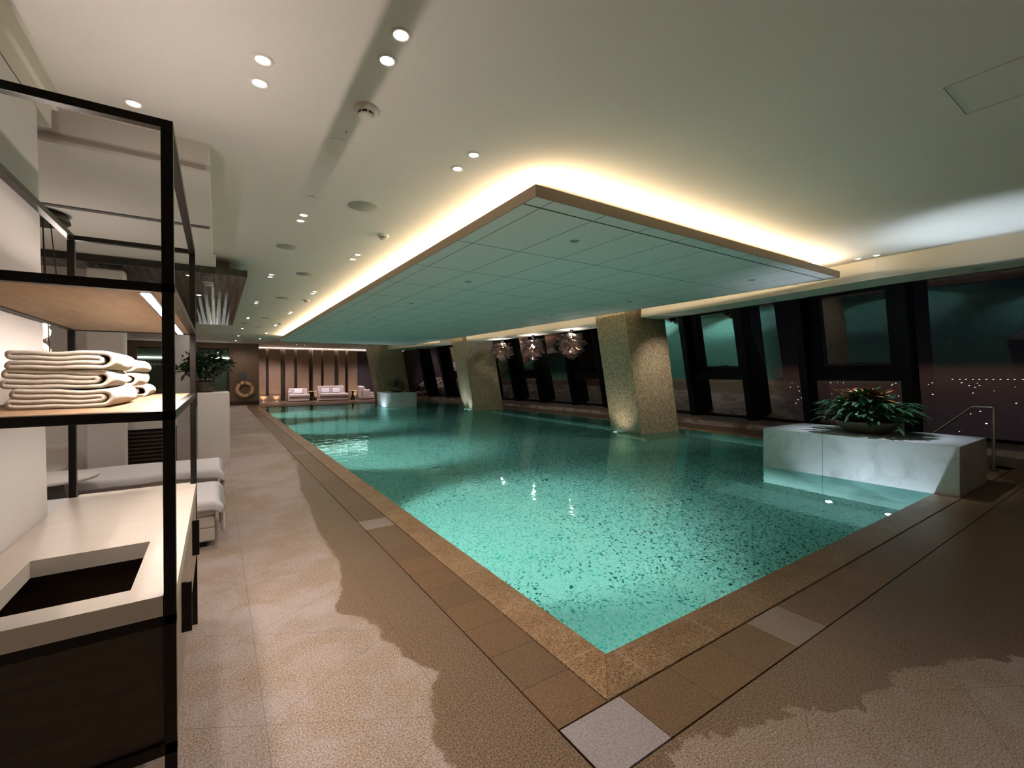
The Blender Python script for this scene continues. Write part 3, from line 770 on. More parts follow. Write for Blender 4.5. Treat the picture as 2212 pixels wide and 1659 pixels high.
tag(m.build('ceiling_slot_plate', 'grille_grey', loc=(.74, 4.45, CEIL)), 'tiny slotted plate in the ceiling between downlights', 'ceiling plate')
m = MB(); m.cyl((0, 0, -.012), (0, 0, 0), .006, n=10)
tag(m.build('ceiling_sensor', 'grille_grey', loc=(.74, 3.13, CEIL)), 'tiny peg like sensor beside the big smoke detector', 'sensor')
m = MB(); a0, a1, b0, b1, t = 3.53, 4.02, .25, .775, .004
m.box((a0, b0, -.002), (a1, b0 + t, .001)); m.box((a0, b1 - t, -.002), (a1, b1, .001)); m.box((a0, b0, -.002), (a0 + t, b1, .001)); m.box((a1 - t, b0, -.002), (a1, b1, .001))
tag(m.build('access_hatch', 'grille_grey', loc=(0, 0, CEIL)), 'square flush access panel in the ceiling above the near deck', 'access panel')

# light slot of the far wall, floor uplights before the panels
MB_ = MB().box((1.9, 29.56, 3.12), (11.5, 29.60, 3.14)); struct(MB_.build('trim_24', 'lamp_white'))
area_light('far_wall_lamp', (5.0, 29.57, 3.11), (0, -.1, -1), 6.4, .03, 40, NEUT, 170, xaxis=(1, 0, 0))
upl = None
for k, x in enumerate((2.21, 2.88, 3.60, 4.40, 5.10, 5.85, 6.58, 7.30)):
    lab = 'floor uplight at the foot of the far panelled wall, %s from the life buoy' % ordw[k].replace('nearest', 'first')
    if upl is None:
        upl = empty('floor_uplight', (x, 29.0, 0), 0, lab, 'uplight', 'floor uplights of the far wall')
        MB().lathe([(.0, .006), (.04, .006), (.045, .004)], n=16).build('lens', 'lamp_warm', upl)
        MB().lathe([(.045, .004), (.06, .006), (.064, 0)], n=16).build('ring', 'steel', upl)
    else: dup(upl, (x, 29.0, 0), lab)
    spot_light('uplight_lamp', (x, 29.03, .03), (0, .14, 1), 100, 30, WARM, 1.0, .03)

# ------------------------------------------------------------------ pendant lamps by the window
def make_pendant():
    r = empty('pendant_lamp')
    MB().cyl((0, 0, -.10), (0, 0, 0), .055, n=20).build('ceiling_mount', 'bronze_metal', r)
    MB().cyl((0, 0, -.40), (0, 0, -.10), .016, n=12).build('rod', 'bronze_metal', r)
    random.seed(5); m = MB()
    rows = [(-.24, .26, 9, .26, 14), (-.29, .37, 12, .24, 34), (-.38, .44, 13, .22, 50), (-.47, .44, 13, .21, 60), (-.56, .40, 12, .20, 64), (-.65, .34, 11, .19, 68), (-.73, .27, 9, .18, 72), (-.81, .19, 7, .16, 70), (-.87, .11, 5, .13, 62)]
    for ri, (z, rad, cnt, ln, droop) in enumerate(rows):
        for k in range(cnt):
            a = 2 * pi * (k + .5 * (ri % 2)) / cnt + random.uniform(-.1, .1)
            dr = radians(droop - 8 + random.uniform(-14, 12)); L = ln * random.uniform(.85, 1.2); W = L * .80; roll = random.uniform(-.38, .38)
            ca, sa = cos(a), sin(a); o_ = Vector((ca, sa, 0)); t_ = Vector((-sa, ca, 0)); dd = o_ * cos(dr) + Vector((0, 0, -1)) * sin(dr)
            nn = t_.cross(dd).normalized(); t_ = (t_ * cos(roll) + nn * sin(roll)); nn = t_.cross(dd).normalized(); c0 = Vector((ca * (rad - .15), sa * (rad - .15), z + .05))
            outl = [(0, .45), (.2, .85), (.5, 1), (.75, .92), (.92, .60), (1, 0)]
            pts = []
            for u_, w_ in outl:
                bend = nn * (-.10 * L * u_ * u_)
                pts.append(c0 + dd * (L * u_) + bend + t_ * (W * .5 * w_))
            for u_, w_ in outl[-2::-1]:
                bend = nn * (-.10 * L * u_ * u_)
                pts.append(c0 + dd * (L * u_) + bend - t_ * (W * .5 * w_))
            cen = c0 + dd * (L * .5) - nn * (.06 * L)
            k0 = len(pts); off = nn * .004
            top = [p + off for p in pts] + [cen + off]; bot = [p - off for p in pts] + [cen - off]
            fs = [(i, (i + 1) % k0, k0) for i in range(k0)]
            m.add(top, fs); m.add(bot, [f[::-1] for f in fs])
    m.build('leaf_shade', 'pendant_leaf', r)
    m = MB(); m.lathe([(0, -.46), (.05, -.44), (.07, -.38), (.05, -.32), (0, -.30)], n=16); m.build('bulb', 'lamp_warm', r)
    return r
pd = make_pendant(); pd['category'] = 'pendant lamp'; pd['group'] = 'leaf pendant lamps at the window'
for k, (x, y, lab) in enumerate(((9.04, 10.34, 'nearest and largest looking leaf pendant lamp, next to the widest column'), (9.17, 12.5, 'middle one of the three leaf pendant lamps at the window'), (9.23, 14.58, 'farthest leaf pendant lamp, next to the middle column'))):
    if k == 0: pd.location = (x, y, BZ); pd['label'] = lab
    else: dup(pd, (x, y, BZ), lab, rz=k * .8)
    point_light('pendant_glow', (x - .04, y, BZ - .19), 26, (1, .85, .80), .04)
    spot_light('added_pendant_key', (x - 1.6, y - 2.2, 2.86), (1.5, 2.1, -.5), 30, 55, NEUT, .5, .03)  # extra spot with no fitting, added to light the shade's outside

# ------------------------------------------------------------------ marble planter blocks, bowls, plants
o = MB().box((-.655, -1.15, -1.139), (.655, 1.15, .603)).build('marble_block', 'marble_white', loc=(8.045, 2.635, 0), bevel=(.008, 2))
tag(o, 'long white marble block at the near right corner of the pool', 'planter block')
def round_block(cx, cy, hx, hy, r, z0, z1):
    pts = []
    for (sx, sy, a0) in ((1, -1, -90), (1, 1, 0), (-1, 1, 90), (-1, -1, 180)):
        rr = r if sx < 0 else .01
        for k in range(9):
            a = radians(a0 + 90 * k / 8); pts.append((sx * (hx - rr) + rr * cos(a), sy * (hy - rr) + rr * sin(a)))
    m = MB(); m.prism(pts, z0, z1); 
    o = m.build('marble_block', 'marble_white', loc=(cx, cy, 0)); 
    for p in o.data.polygons:
        if abs(p.normal.z) < .5: p.use_smooth = True
    o.data.set_sharp_from_angle(angle=radians(35)) if hasattr(o.data, 'set_sharp_from_angle') else None
    return o
o = round_block(7.25, 21.35, .66, 1.2, .60, -1.139, .655); tag(o, 'far white marble block with rounded corners at the end of the pool', 'planter block')

def leaf(m, p, d, upv, L, W, bend=.25, mi=0, seg=4):
    d = Vector(d).normalized(); s_ = d.cross(Vector(upv)); 
    if s_.length < 1e-3: s_ = d.orthogonal()
    s_.normalize(); nn = s_.cross(d).normalized(); k0 = []
    for i in range(seg + 1):
        u_ = i / seg; w_ = W * .5 * sin(pi * min(1, u_ * .92 + .06)) ** .8
        q = Vector(p) + d * (L * u_) - Vector((0, 0, 1)) * (bend * L * u_ * u_)
        k0 += [q - s_ * w_ + nn * (w_ * .25), q, q + s_ * w_ + nn * (w_ * .25)]
    fs = []
    for i in range(seg):
        a = 3 * i; fs += [(a, a + 1, a + 4, a + 3), (a + 1, a + 2, a + 5, a + 4)]
    m.add(k0, fs, mi, True)
def bowl_plant(loc, R, hb, fol_r, fol_h, n, seed, label, label_b, red=True, z_scale=1.0):
    r = empty('potted_plant', loc, 0, label, 'potted plant'); random.seed(seed)
    b = MB(); b.lathe([(0, 0), (R * .50, 0), (R * .60, .006), (R * .83, hb * .38), (R * .96, hb * .78), (R, hb), (R * .96, hb), (R * .9, hb * .8), (0, hb * .78)], n=48)
    b.build('bowl', 'pot_bronze', r)
    MB().lathe([(0, hb * .86), (R * .9, hb * .82)], n=32).build('soil', 'soil', r)
    g = MB()
    for k in range(n):
        a = random.uniform(0, 2 * pi); q = random.random(); el = radians(8 + 75 * q ** 1.2); rr = fol_r * random.uniform(.25, .80) * cos(el) 
        zz = hb * .9 + fol_h * sin(el) * random.uniform(.45, .95)
        p = Vector((rr * cos(a), rr * sin(a), zz)); d = Vector((cos(a + random.uniform(-.6, .6)), sin(a + random.uniform(-.6, .6)), random.uniform(-.25, .75) + .5 * sin(el)))
        L = fol_r * random.uniform(.20, .34); leaf(g, p, d, (0, 0, 1), L, L * random.uniform(.26, .36), random.uniform(.15, .55), 1 if random.random() < .05 else 0)
    for k in range(int(n / 9)):
        a = random.uniform(0, 2 * pi); d = Vector((cos(a), sin(a), random.uniform(.1, .45)))
        g.tube([(0, 0, hb * .85), d * fol_r * .4 + Vector((0, 0, hb + .02)), d * fol_r * .72 + Vector((0, 0, hb))], .004, n=5)
        leaf(g, d * fol_r * .68 + Vector((0, 0, hb + fol_h * .12)), d, (0, 0, 1), fol_r * .34, fol_r * .085, .5)
    g.build('foliage', 'leaf_green', r, mats=['leaf_green', 'leaf_pale'])
    if red:
        g = MB()
        for k in range(70):
            a = random.uniform(0, 2 * pi); el = random.uniform(.1, 1.0)
            p = Vector((random.uniform(-.3, .3) * fol_r, random.uniform(-.3, .3) * fol_r, hb + fol_h * random.uniform(.55, .85)))
            leaf(g, p, (cos(a), sin(a), el), (0, 0, 1), fol_r * random.uniform(.28, .46), fol_r * .075, .25)
        g.build('red_leaves', 'leaf_red', r)
    return r
bowl_plant((8.03, 2.60, .603), .40, .185, .72, .46, 620, 3, 'wide bronze bowl of green leaves with reddish tips on the near marble block', '')
bowl_plant((7.32, 21.2, .655), .40, .22, .60, .46, 260, 7, 'small dark bowl of leaves on the far rounded marble block', '', red=False)

# white plinth with a tree in a pot
o = MB().box((-.225, -.35, 0), (.225, .35, 1.22)).build('white_plinth', 'white_paint', loc=(-.045, 9.33, 0), bevel=(.012, 3))
tag(o, 'tall white plinth carrying the small tree at the lounge edge', 'plinth')
r = empty('potted_tree', (-.17, 9.22, 1.22), 0, 'small bushy dark leaved tree in a layered brown pot on the white plinth', 'potted tree')
MB().lathe([(0, 0), (.10, 0), (.15, .03), (.125, .06), (.15, .09), (.125, .12), (.15, .15), (.12, .19), (.11, .17), (0, .17)], n=32).build('pot', 'pot_brown', r)
m = MB(); random.seed(8)
m.tube([(0, 0, .15), (.01, 0, .28), (-.01, .01, .42), (0, 0, .6)], [.016, .014, .012, .007], n=8)
tips = []
for k in range(34):
    a = random.uniform(0, 2 * pi); z0 = random.uniform(.26, .5); el = random.uniform(-.1, 1.1); L = random.uniform(.22, .40) * (1 if el < .8 else .8)
    d = Vector((cos(a) * cos(el), sin(a) * cos(el), sin(el))); p = Vector((0, 0, z0)); tips.append((p, d, L)); m.tube([p, p + d * L * .5 + Vector((0, 0, .02)), p + d * L], [.007, .005, .003], n=5)
m.build('trunk', 'bark', r)
g = MB()
for (p, d, L) in tips:
    for k in range(46):
        u_ = random.uniform(.25, 1.05); q = p + d * (L * u_) + Vector([random.gauss(0, .035) for _ in range(3)])
        dd = Vector([random.gauss(0, 1) for _ in range(3)]).normalized() + d * .7 + Vector((0, 0, .2))
        l_ = random.uniform(.06, .10); leaf(g, q, dd, (random.random(), random.random(), 1), l_, l_ * .48, .2, seg=3)
g.build('crown', 'leaf_tree', r)

# handrails into the pool
def handrail(loc, s, label):
    r = empty('handrail', loc, 0, label, 'handrail', 'steel handrails of the pool')
    R = .021
    MB().tube([(0, 0, 0), (0, 0, .94), (0, .012, .952), (0, .02, .955), (0, .215 * s, .955), (0, .24 * s, .94), (0, 1.25 * s, -.10)], R, n=14).build('rail', 'steel', r)
    MB().lathe([(R, .01), (.05, .01), (.055, 0)], n=20).build('base_flange', 'steel', r)
handrail((9.79, 1.60, 0), 1, 'steel handrail behind the near marble block, stepping down into the pool')
r_ = handrail((9.92, 24.40, .004), -1, 'thin steel handrail at the far end of the pool by the windows')

# ------------------------------------------------------------------ life buoy and sign
r = empty('life_buoy', (1.195, WY - .07, .80), 0, 'orange life buoy hung on the brown wall at the pool end', 'life buoy')
m = MB(); R1, R2 = .335, .085
vs, fs = [], []; NN, nn_ = 48, 14
for i in range(NN):
    a = 2 * pi * i / NN
    for j in range(nn_):
        b = 2 * pi * j / nn_; rr = R1 + R2 * cos(b); vs.append((rr * cos(a), -.06 * sin(b), rr * sin(a)))
for i in range(NN):
    for j in range(nn_): fs.append((i * nn_ + j, ((i + 1) % NN) * nn_ + j, ((i + 1) % NN) * nn_ + (j + 1) % nn_, i * nn_ + (j + 1) % nn_))
m.add(vs, fs, 0, True); m.build('ring', 'ring_orange', r)
for a in (35, 125, 215 - 90 * 0 + 90, 90):
    m = MB(); vs = []
    for da in (-3.2, 3.2):
        aa = radians(a + da)
        for j in range(12):
            b = 2 * pi * j / 12; rr = R1 + (R2 + .006) * cos(b); vs.append((rr * cos(aa), -.066 * sin(b), rr * sin(aa)))
    m.add(vs, [(j, (j + 1) % 12, 12 + (j + 1) % 12, 12 + j) for j in range(12)], 0, True); m.build('strap', 'strap_brown', r)
m = MB(); m.tube([(.455 * cos(radians(t_)), 0, .455 * sin(radians(t_)) - .0) for t_ in range(180, 361, 8)], .008, n=6); m.build('rope', 'grille_grey', r)
s_ = empty('notice_sign', (1.10, WY - .012, 1.50), 0, 'grey notice plate on the brown wall above the life buoy', 'sign')
MB().box((-.17, -.008, -.21), (.17, .008, .21)).build('plate', 'sign_grey', s_)

# ------------------------------------------------------------------ far sofas and tables
def sofa(loc, rz, w, d, hb, hs, label, npil, name='daybed_sofa'):
    r = empty(name, loc, rz, label, 'sofa', 'upholstered sofas before the far wall')
    def rb(a, b, nm, bw=.05, mat='sofa_fabric'): return MB().box(a, b).build(nm, mat, r, bevel=(bw, 4))
    rb((-w / 2 + .02, -d / 2, .03), (w / 2 - .02, d / 2 - .1, .27), 'base', .03)
    rb((-w / 2 + .06, -d / 2 - .04, .25), (w / 2 + .02, d / 2 - .28, hs), 'seat_cushion', .055)
    rb((-w / 2, d / 2 - .34, .03), (w / 2 - .12, d / 2, hb), 'backrest', .07)
    rb((-w / 2, -d / 2 + .42, .04), (-w / 2 + .16, d / 2 - .1, hs + .18), 'armrest', .05)
    for k in range(npil):
        x = (-w / 2 + .42 + k * .62) if npil > 1 else -.02
        p = rb((-.23, -.06, 0), (.23, .08, .30), 'pillow', .055, 'white_fabric'); p.location = (x, d / 2 - .42, hs); p.rotation_euler = (-.25, 0, 0)
    return r
sofa((3.98, 28.50, 0), radians(-8), 1.12, 1.15, .74, .42, 'small pale pink daybed chair with one cushion, first before the panelled wall', 1)
sofa((5.80, 28.30, 0), radians(-5), 1.62, 1.30, .86, .43, 'wide pale pink two seat daybed sofa with two cushions', 2)
sofa((7.85, 28.32, 0), radians(80), 1.20, 1.10, .82, .43, 'pale sofa turned sideways near the far column', 1)
sofa((9.7, 28.9, 0), radians(0), 1.5, .9, .44, .40, 'low pale bench seat partly behind the farthest column', 0)
def side_table(loc, label, h=.55, R=.30, first_=None):
    r = empty('side_table', loc, 0, label, 'side table', 'round pedestal side tables by the far wall')
    MB().lathe([(0, h - .025), (R, h - .025), (R + .006, h - .012), (R, h), (0, h)], n=36).build('table_top', 'counter_stone', r)
    MB().lathe([(0, 0), (.17, 0), (.165, .02), (.07, h * .45), (.045, h * .7), (.09, h - .026), (0, h - .026)], n=24).build('pedestal', 'black_metal', r)
    return r
t0 = side_table((4.77, 28.85, 0), 'round pedestal table between the small and the wide daybed', R=.22)
dup(t0, (6.93, 28.1, 0), 'round pedestal table at the end of the wide daybed')
dup(t0, (8.55, 27.9, 0), 'round pedestal table beside the far column')

# ------------------------------------------------------------------ lounge side: daybeds, table, pendant cluster
def cloth_over(nx, ny, x0, x1, y0, y1, z, drop_x, drop_y, seed, thick=.012):
    """sheet lying on a bed, hanging over its +x end and both long sides, with folds"""
    random.seed(seed); ph = [random.uniform(0, 6) for _ in range(6)]
    vs, fs = [], []
    W = (x1 - x0) + drop_x; H = (y1 - y0) + 2 * drop_y; e_ = .035
    for i in range(nx + 1):
        for j in range(ny + 1):
            u_ = W * i / nx; v_ = H * j / ny - drop_y
            dx = max(0, u_ - (x1 - x0)); dy = -min(0, v_) + max(0, v_ - (y1 - y0))
            cut = .06 * sin(u_ * 3.1 + ph[0]) + .03 * sin(u_ * 7.7 + ph[1])
            dyy = dy * (1 + cut * 2)
            x = x0 + min(u_, x1 - x0) + min(dx, e_) * .8; yb = min(max(v_, 0), y1 - y0)
            y = y0 + yb; zz = z - max(0, dx - e_ * .3) - max(0, dyy - e_ * .3)
            fold = .022 * sin(u_ * 9 + ph[2]) * min(1, dy * 5) ; foldx = .02 * sin(v_ * 13 + ph[3]) * min(1, dx * 5)
            if dy > 0: y += (-1 if v_ < 0 else 1) * (min(dy, e_) * .9 + abs(fold))
            if dx > 0: x += abs(foldx)
            if dx > .01 and dy > .01: x += .03; zz = z - max(dx, dyy) - .02
            zz += .004 * sin(u_ * 5 + v_ * 4 + ph[4]) if dx == 0 and dy == 0 else 0
            vs.append((x, y, zz))
    for i in range(nx):
        for j in range(ny): a = i * (ny + 1) + j; fs.append((a, a + ny + 1, a + ny + 2, a + 1))
    return vs, fs
def daybed(loc, label, cl_label, seed):
    L, Wd = 2.0, .80
    r = empty('daybed', loc, 0, label, 'daybed', 'low daybeds beside the walkway')
    MB().box((-L, 0, .05), (0, Wd, .17)).build('skirt', 'cream_fabric', r, bevel=(.015, 2))
    MB().box((-L, -.005, .165), (.0, Wd + .005, .27)).build('base', 'cream_fabric', r, bevel=(.02, 3))
    MB().box((-L, -.01, .27), (.01, Wd + .01, .40)).build('mattress', 'cream_fabric', r, bevel=(.035, 4))
    MB().box((-L + .03, .04, 0), (-.06, Wd - .04, .05)).build('plinth', 'dark_void', r)
    vs, fs = cloth_over(70, 44, -L + .3, .0, -.0, Wd, .412, .27, .11, seed)
    c = link_mesh('bed_sheet', vs, fs, 'white_fabric', None, True, loc=loc)
    so = c.modifiers.new('thick', 'SOLIDIFY'); so.thickness = .008; so.offset = 1
    tag(c, cl_label, 'sheet', 'white sheets over the daybeds')
    return r
daybed((-.02, 4.72, 0), 'nearer low cream daybed, its foot showing behind the shelving counter', 'white sheet draped over the nearer daybed', 2)
daybed((0.0, 6.30, 0), 'farther low cream daybed beyond the grey round table', 'white sheet draped over the farther daybed', 4)
rt_ = empty('lounge_table', (-1.32, 5.95, 0), 0, 'round white table with a dark conical foot between the daybeds', 'side table')
MB().lathe([(0, .512), (.33, .512), (.345, .53), (.33, .548), (0, .548)], n=40).build('table_top', 'white_paint', rt_)
MB().lathe([(0, 0), (.26, 0), (.25, .02), (.10, .35), (.08, .512), (0, .512)], n=28).build('pedestal', 'lounge_grey', rt_)
ch = empty('lounge_chair', (-1.92, 7.56, 0), 0, 'pale low chair half hidden behind the white wall end', 'chair')
MB().box((-.4, -.4, .12), (.4, .3, .42)).build('seat', 'cream_fabric', ch, bevel=(.06, 4))
MB().box((-.4, .16, .3), (.4, .33, .66)).build('backrest', 'cream_fabric', ch, bevel=(.06, 4))
pc = empty('pendant_cluster', (-1.30, 5.5, 2.935), 0, 'cluster lamp of glass globes hung on cords from a dark round plate', 'pendant lamp')
MB().lathe([(0, -.085), (.20, -.085), (.22, -.07), (.20, -.0), (0, 0)], n=36).build('ceiling_plate', 'bronze_metal', pc)
for k, (x, y, zb) in enumerate(((.15, 0, -.86), (.05, .05, -1.12), (-.06, -.05, -.95), (.10, -.08, -1.3))):
    MB().tube([(x * .6, y, -.085), (x, y, zb)], .0045, n=6).build('cord', 'cord_brown', pc)
    g_ = MB(); g_.lathe([(0, zb - .16), (.045, zb - .155), (.085, zb - .12), (.09, zb - .08), (.06, zb - .03), (.015, zb)], n=28); g_.build('glass_globe', 'ribbed_glass', pc)
point_light('cluster_glow', (-1.15, 5.5, 1.9), 14, NEUT, .08)

# bar far beyond with hanging glasses
rk = empty('glass_rack', (-2.35, WY + .18, 2.20), 0, 'dark bar rack with upturned glasses in the far green lit opening', 'rack')
MB().box((-.55, -.08, 0), (.55, .08, .04)).build('rail', 'black_metal', rk)
gl = None
for k in range(11):
    lab = 'upturned glass on the far bar rack, %s from its left end' % (ordw + ['tenth', 'eleventh'])[k].replace('nearest', 'first')
    p_ = (-2.85 + k * .10, WY + .18, 2.20)
    if gl is None:
        gl = MB().lathe([(.0, 0), (.03, -.003), (.004, -.01), (.004, -.08), (.03, -.10), (.04, -.15), (.032, -.19)], n=12).build('wine_glass', 'white_plastic', loc=p_)
        tag(gl, lab, 'glass', 'glasses hanging at the far bar')
    else:
        c = gl.copy(); COL.objects.link(c); c.location = p_; c['label'] = lab
shf = empty('display_shelf', (-.35, WY + .15, 0), 0, 'dark shelf stand with small jars beyond the tree', 'shelf')
for z_ in (.95, 1.25, 1.6): MB().box((-.35, -.08, z_), (.25, .08, z_ + .03)).build('board', 'black_metal', shf)
MB().box((.22, -.08, 0), (.25, .08, 2.0)).build('post', 'black_metal', shf)
jr = None
for k in range(6):
    p_ = (-.63 + k * .085, WY + .15, 1.28)
    if jr is None:
        jr = MB().lathe([(0, 0), (.028, 0), (.03, .07), (.018, .09), (0, .09)], n=12).build('jar', 'towel', loc=p_); tag(jr, 'small pale jar on the far display shelf, first from its left end', 'jar', 'jars on the far display shelf')
    else: c = jr.copy(); COL.objects.link(c); c.location = p_; c['label'] = 'small pale jar on the far display shelf, %s from its left end' % ordw[k]
tl = empty('table_lamp', (-.12, WY + .15, 1.63), 0, 'small glowing lamp on the far display shelf', 'lamp')
MB().lathe([(.09, 0), (.085, .06), (.05, .14), (.015, .20), (0, .20)], n=20).build('lamp_shade', 'lamp_warm', tl)

# ------------------------------------------------------------------ shelving unit, counter, cabinet, towels
SX0, SX1, SY0, SY1, P = -.665, -.105, 1.670, 3.330, .030
sh = empty('shelving_frame', (-.385, 2.5, 0), 0, 'tall open black metal shelving frame with two wooden shelves in the left foreground', 'shelving')
def S(mb, nm, mat, bevel=(.0015, 2)):
    o = mb.build(nm, mat, sh, bevel=bevel); o.location = (.385, -2.5, 0); return o
for (x, y) in ((SX0, SY0), (SX1 - P, SY0), (SX0, SY1 - P), (SX1 - P, SY1 - P)):
    S(MB().box((x, y, 0), (x + P, y + P, 2.235)), 'post', 'black_metal')
for z0, z1 in ((2.237, 2.262), (1.748, 1.775), (1.368, 1.396)):
    m = MB(); m.box((SX0, SY0, z0), (SX1, SY0 + P, z1)); m.box((SX0, SY1 - P, z0), (SX1, SY1, z1))
    m.box((SX0, SY0 + P, z0), (SX0 + P, SY1 - P, z1)); m.box((SX1 - P, SY0 + P, z0), (SX1, SY1 - P, z1))
    S(m, 'rail', 'black_metal')
for a_, b_, c_, d_ in ((SY0, SY0 + P, .375, .41), (SY1 - P, SY1, .375, .41), (SY0, SY0 + P, .76, .789)): S(MB().box((SX0, a_, c_), (SX1, b_, d_)), 'rail', 'black_metal')
S(MB().box((SX0 + P, SY0 + P, 1.752), (SX1 - P, SY1 - P, 1.772)), 'upper_shelf', 'oak_upper_lit')
S(MB().box((SX0 + P, SY0 + P, 1.374), (SX1 - P, SY1 - P, 1.397)), 'lower_shelf', 'oak_low_dimmed')
led = S(MB().box((-.188, SY0 + P + .02, 1.746), (-.166, SY1 - P - .02, 1.752)), 'light_strip', 'led_white', None)
S(MB().box((-.195, SY0 + P + .01, 1.7475), (-.159, SY1 - P - .01, 1.7525)), 'strip_channel', 'steel', None)
area_light('shelf_lamp', (-.177, 2.5, 1.742), (-.25, 0, -1), .02, 1.5, 17, NEUT, 170, xaxis=(1, 0, -.25))
area_light('shelf_lamp_low', (-.177, 2.5, 1.366), (-.25, 0, -1), .02, 1.5, 3.6, NEUT, 170, xaxis=(1, 0, -.25))
area_light('shelf_lamp_top', (-.535, 2.5, 1.800), (.5, 0, 1), .02, 1.56, 8.6, NEUT, 135, xaxis=(1, 0, -.5))
S(MB().box((-.550, SY0 + P + .01, 1.7725), (-.520, SY1 - P - .01, 1.796)), 'strip_channel', 'steel', None)
S(MB().box((-.177 - .011, SY0 + P + .02, 1.368), (-.177 + .011, SY1 - P - .02, 1.3735)), 'light_strip', 'led_white', None)
# countertop with a drop hole
ct = MB(); zt, zb = .85, .790; ox0, ox1, oy0, oy1 = -.553, -.222, 1.770, 2.250
cx0, cx1, cy0, cy1 = -.664, -.1075, 1.7015, 3.36
def ring_slab(m, z0, z1):
    O = [(cx0, SY0 + .0), (cx1 - .03, SY0 + .0), (cx1 - .03, cy0), (cx1, cy0), (cx1, cy1 - .062), (cx1 - .03, cy1 - .062), (cx1 - .03, cy1), (cx0, cy1)]
    I = [(ox0, oy0), (ox1, oy0), (ox1, oy1), (ox0, oy1)]
    m.box((cx0 + P, SY0 + .001, z0), (cx1 - .029, oy0, z1)); m.box((cx0, cy0, z0), (cx0 + P + .0005, oy0, z1)); m.box((cx1 - .0295, cy0, z0), (cx1, oy0, z1))
    m.box((cx0, oy0, z0), (ox0, oy1, z1)); m.box((ox1, oy0, z0), (cx1, oy1, z1)); m.box((cx0, oy1, z0), (cx1, SY1 - P - .001, z1)); m.box((cx0 + P + .001, SY1 - P - .001, z0), (cx1 - .03, cy1, z1))
ring_slab(ct, zb, zt)
o = ct.build('countertop', 'counter_stone'); tag(o, 'pale stone countertop with a rectangular drop hole under the shelves', 'countertop')
cb = empty('towel_cabinet', (-.385, 2.5, 0), 0, 'dark wood cabinet with black pull handles beneath the pale countertop', 'cabinet')
def K(mb, nm, mat, par=None, bevel=(.0015, 2)):
    o = mb.build(nm, mat, par or cb, bevel=bevel)
    if par is None: o.location = (.385, -2.5, 0)
    return o
m = MB(); m.box((SX0 + .001, SY0 + .012, .41), (SX1 - P, SY0 + .028, .76)); K(m, 'front_panel', 'dark_wood')
m = MB(); m.box((SX0 + .002, SY1 - P, .41), (SX1 - P, SY1 - .01, .788)); m.box((SX0 + .002, SY0 + .04, .41), (SX0 + .02, SY1 - P, .788)); m.box((SX0 + .02, SY0 + .04, .41), (SX1 - .02, SY1 - P, .43))
m.box((SX0 + .02, 2.30, .43), (SX1 - .02, 2.32, .788)); K(m, 'carcass', 'dark_wood')
for k, (a, b, hy, hz0, hz1) in enumerate(((SY0 + P + .003, 2.30, 1.985, .585, .762), (2.305, SY1 - P - .003, 2.80, .585, .762))):
    d_ = K(MB().box((SX1 - .022, a, .412), (SX1 - .004, b, .787)), 'door', 'pale_wood')
    K(MB().box((SX1 - .004, hy - .012, hz0), (SX1 + .026, hy, hz1)), 'handle', 'black_metal', d_)

# folded towels
def make_towel(L, Wd, H, seed, curl=1.0, seg_y=10):
    random.seed(seed); t = H / 4 * 1.02; zc = [H * (7 / 8), H * (5 / 8), H * (3 / 8), H * (1 / 8)]
    path = []
    j1, j2, j3 = random.uniform(0, .018), random.uniform(0, .018), random.uniform(0, .02)
    n = 14
    def seg(x0, x1, z): return [(x0 + (x1 - x0) * i / n, z) for i in range(n + 1)]
    def arc(cx, z0, z1, side, k=9, sq=1.0):
        r = abs(z1 - z0) / 2; c = (z0 + z1) / 2; o = []
        s = 1 if z0 > z1 else -1
        for i in range(1, k):
            a = pi * i / k; o.append((cx + side * r * sin(a) * sq, c + s * r * cos(a)))
        return o
    xl = .018
    path += seg(xl + j1, L - H * .52, zc[0]) + arc(L - H * .52, zc[0], zc[3], 1, 16, 1.05) + seg(L - H * .52, xl + j2, zc[3])
    path += arc(xl + j2, zc[3], zc[2], -1) + seg(xl + j2, L - H * .62 - j3, zc[2]) + arc(L - H * .62 - j3, zc[2], zc[1], 1) + seg(L - H * .62 - j3, xl + j1, zc[1]) + arc(xl + j1, zc[1], zc[0], -1)
    N = len(path); outer, inner = [], []
    for i in range(N):
        p0, p1, p2 = Vector(path[i - 1]), Vector(path[i]), Vector(path[(i + 1) % N])
        d = (p2 - p0).normalized(); nrm = Vector((-d.y, d.x)); outer.append(p1 + nrm * t * .49); inner.append(p1 - nrm * t * .49)
    ph = [random.uniform(0, 6) for _ in range(5)]
    vs, fs = [], []
    for j in range(seg_y + 1):
        v_ = j / seg_y; edge = min(1, min(v_, 1 - v_) * seg_y * 1.0)
        sh_ = .90 if edge < .5 else 1.0
        for ringi, rg in enumerate((outer, inner)):
            for p, c in zip(rg, path):
                cc = Vector(c); q = cc + (p - cc) * (sh_ if edge < .5 else 1)
                x = q.x + .004 * sin(v_ * 5 + ph[0] + q.y * 60); z = q.y + .0035 * sin(q.x * 18 + ph[1] + v_ * 2) * (q.y / H + .1) + .0015 * sin(q.x * 55 + ph[2])
                vs.append((x, v_ * Wd, max(z, .0008)))
    M = 2 * N
    for j in range(seg_y):
        for i in range(N):
            a, b = j * M + i, j * M + (i + 1) % N; c, d = a + M, b + M
            fs.append((a, b, d, c)); a, b, c, d = a + N, b + N, c + N, d + N; fs.append((a, c, d, b))
    for j, flip in ((0, 0), (seg_y, 1)):
        for i in range(N):
            a, b = j * M + i, j * M + (i + 1) % N; f = (a, a + N, b + N, b); fs.append(f[::-1] if flip else f)
    return vs, fs
labs = ['bottom', 'middle', 'top']
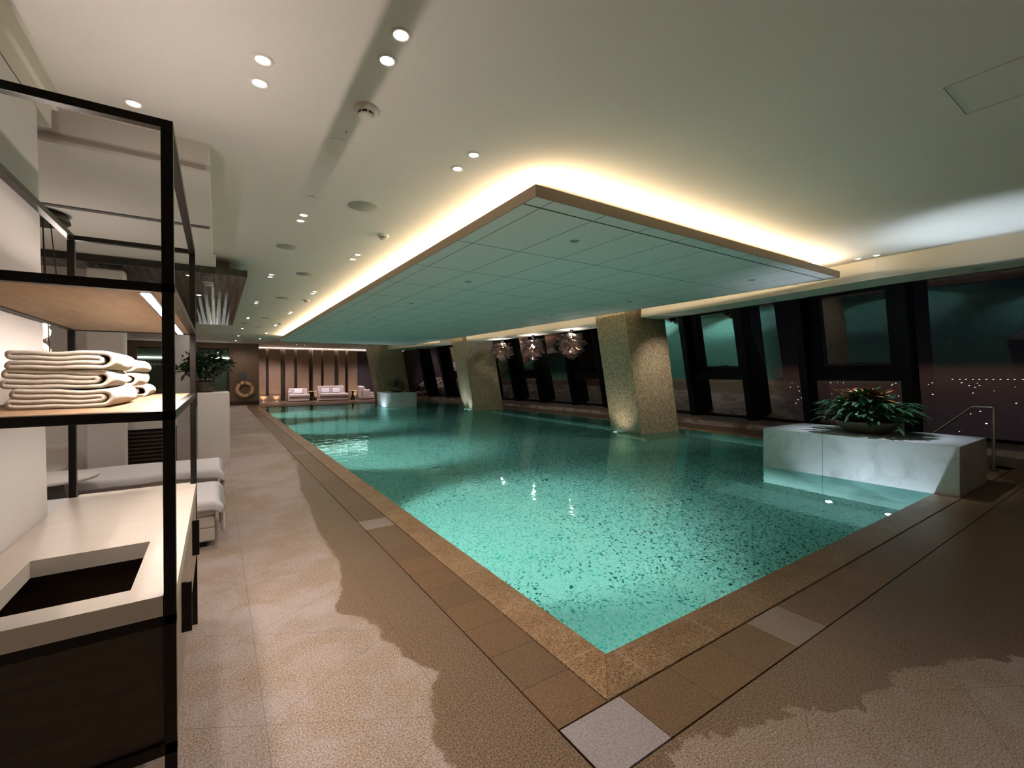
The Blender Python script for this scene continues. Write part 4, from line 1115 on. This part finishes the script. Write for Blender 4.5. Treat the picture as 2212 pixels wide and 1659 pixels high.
for k in range(3):
    vs, fs = make_towel(.262, .40, .0625, 30 + k)
    o = link_mesh('folded_towel', vs, fs, 'towel', None, True, loc=(-.548 + (.004, -.006, .0)[k], 1.985 + (.0, .006, .004)[k], 1.3975 + k * .0625))
    o.rotation_euler = (0, 0, radians((-2, 1, -1)[k])); tag(o, '%s folded white towel of the front stack on the lower shelf' % labs[k], 'towel', 'folded towels on the lower shelf')
for k in range(3):
    vs, fs = make_towel(.262, .36, .0600, 50 + k)
    o = link_mesh('folded_towel', vs, fs, 'towel', None, True, loc=(-.548 + (-.03, .004, -.004)[k], 2.49 + (.0, .0, .02)[k], 1.3975 + k * .060))
    o.rotation_euler = (0, 0, radians((3, -1, -3)[k])); tag(o, '%s folded white towel of the rear stack on the lower shelf' % labs[k], 'towel', 'folded towels on the lower shelf')
vs, fs = make_towel(.25, .3, .058, 61)
o = link_mesh('folded_towel', vs, fs, 'towel', None, True, loc=(-.54, 2.93, 1.3975)); tag(o, 'single folded white towel behind both stacks on the lower shelf', 'towel', 'folded towels on the lower shelf')

ul = None
for k, (x, y, z_, lab) in enumerate(((7.08, 2.06, -1.14, 'underwater lamp before the near marble block, nearer to the deck'), (7.08, 2.74, -1.14, 'underwater lamp before the near marble block, farther from the deck'),
        (8.70, 8.25, -.16, 'underwater lamp at the foot of the nearest column'), (9.02, 17.0, -.16, 'nearer underwater lamp at the foot of the middle column'), (9.10, 17.5, -.16, 'farther underwater lamp at the foot of the middle column'))):
    if ul is None:
        ul = empty('underwater_lamp', (x, y, z_), 0, lab, 'underwater lamp', 'underwater lamps of the pool')
        MB().lathe([(0, .012), (.035, .010), (.045, .004)], n=20).build('lens', 'lamp_cool', ul)
        MB().lathe([(.045, .004), (.055, .008), (.062, 0), (.05, -.02), (0, -.02)], n=20).build('ring', 'steel', ul)
    else: dup(ul, (x, y, z_), lab)
# real water lets the lamps shine through: it is left out of the lamps' shadow casters (its view stays truly refracted)
blk = bpy.data.collections.new('lamp_blockers')
blk.objects.link(WATER)
for co in blk.collection_objects: co.light_linking.link_state = 'EXCLUDE'
for o in SC.objects:
    if o.type == 'LIGHT': o.light_linking.blocker_collection = blk
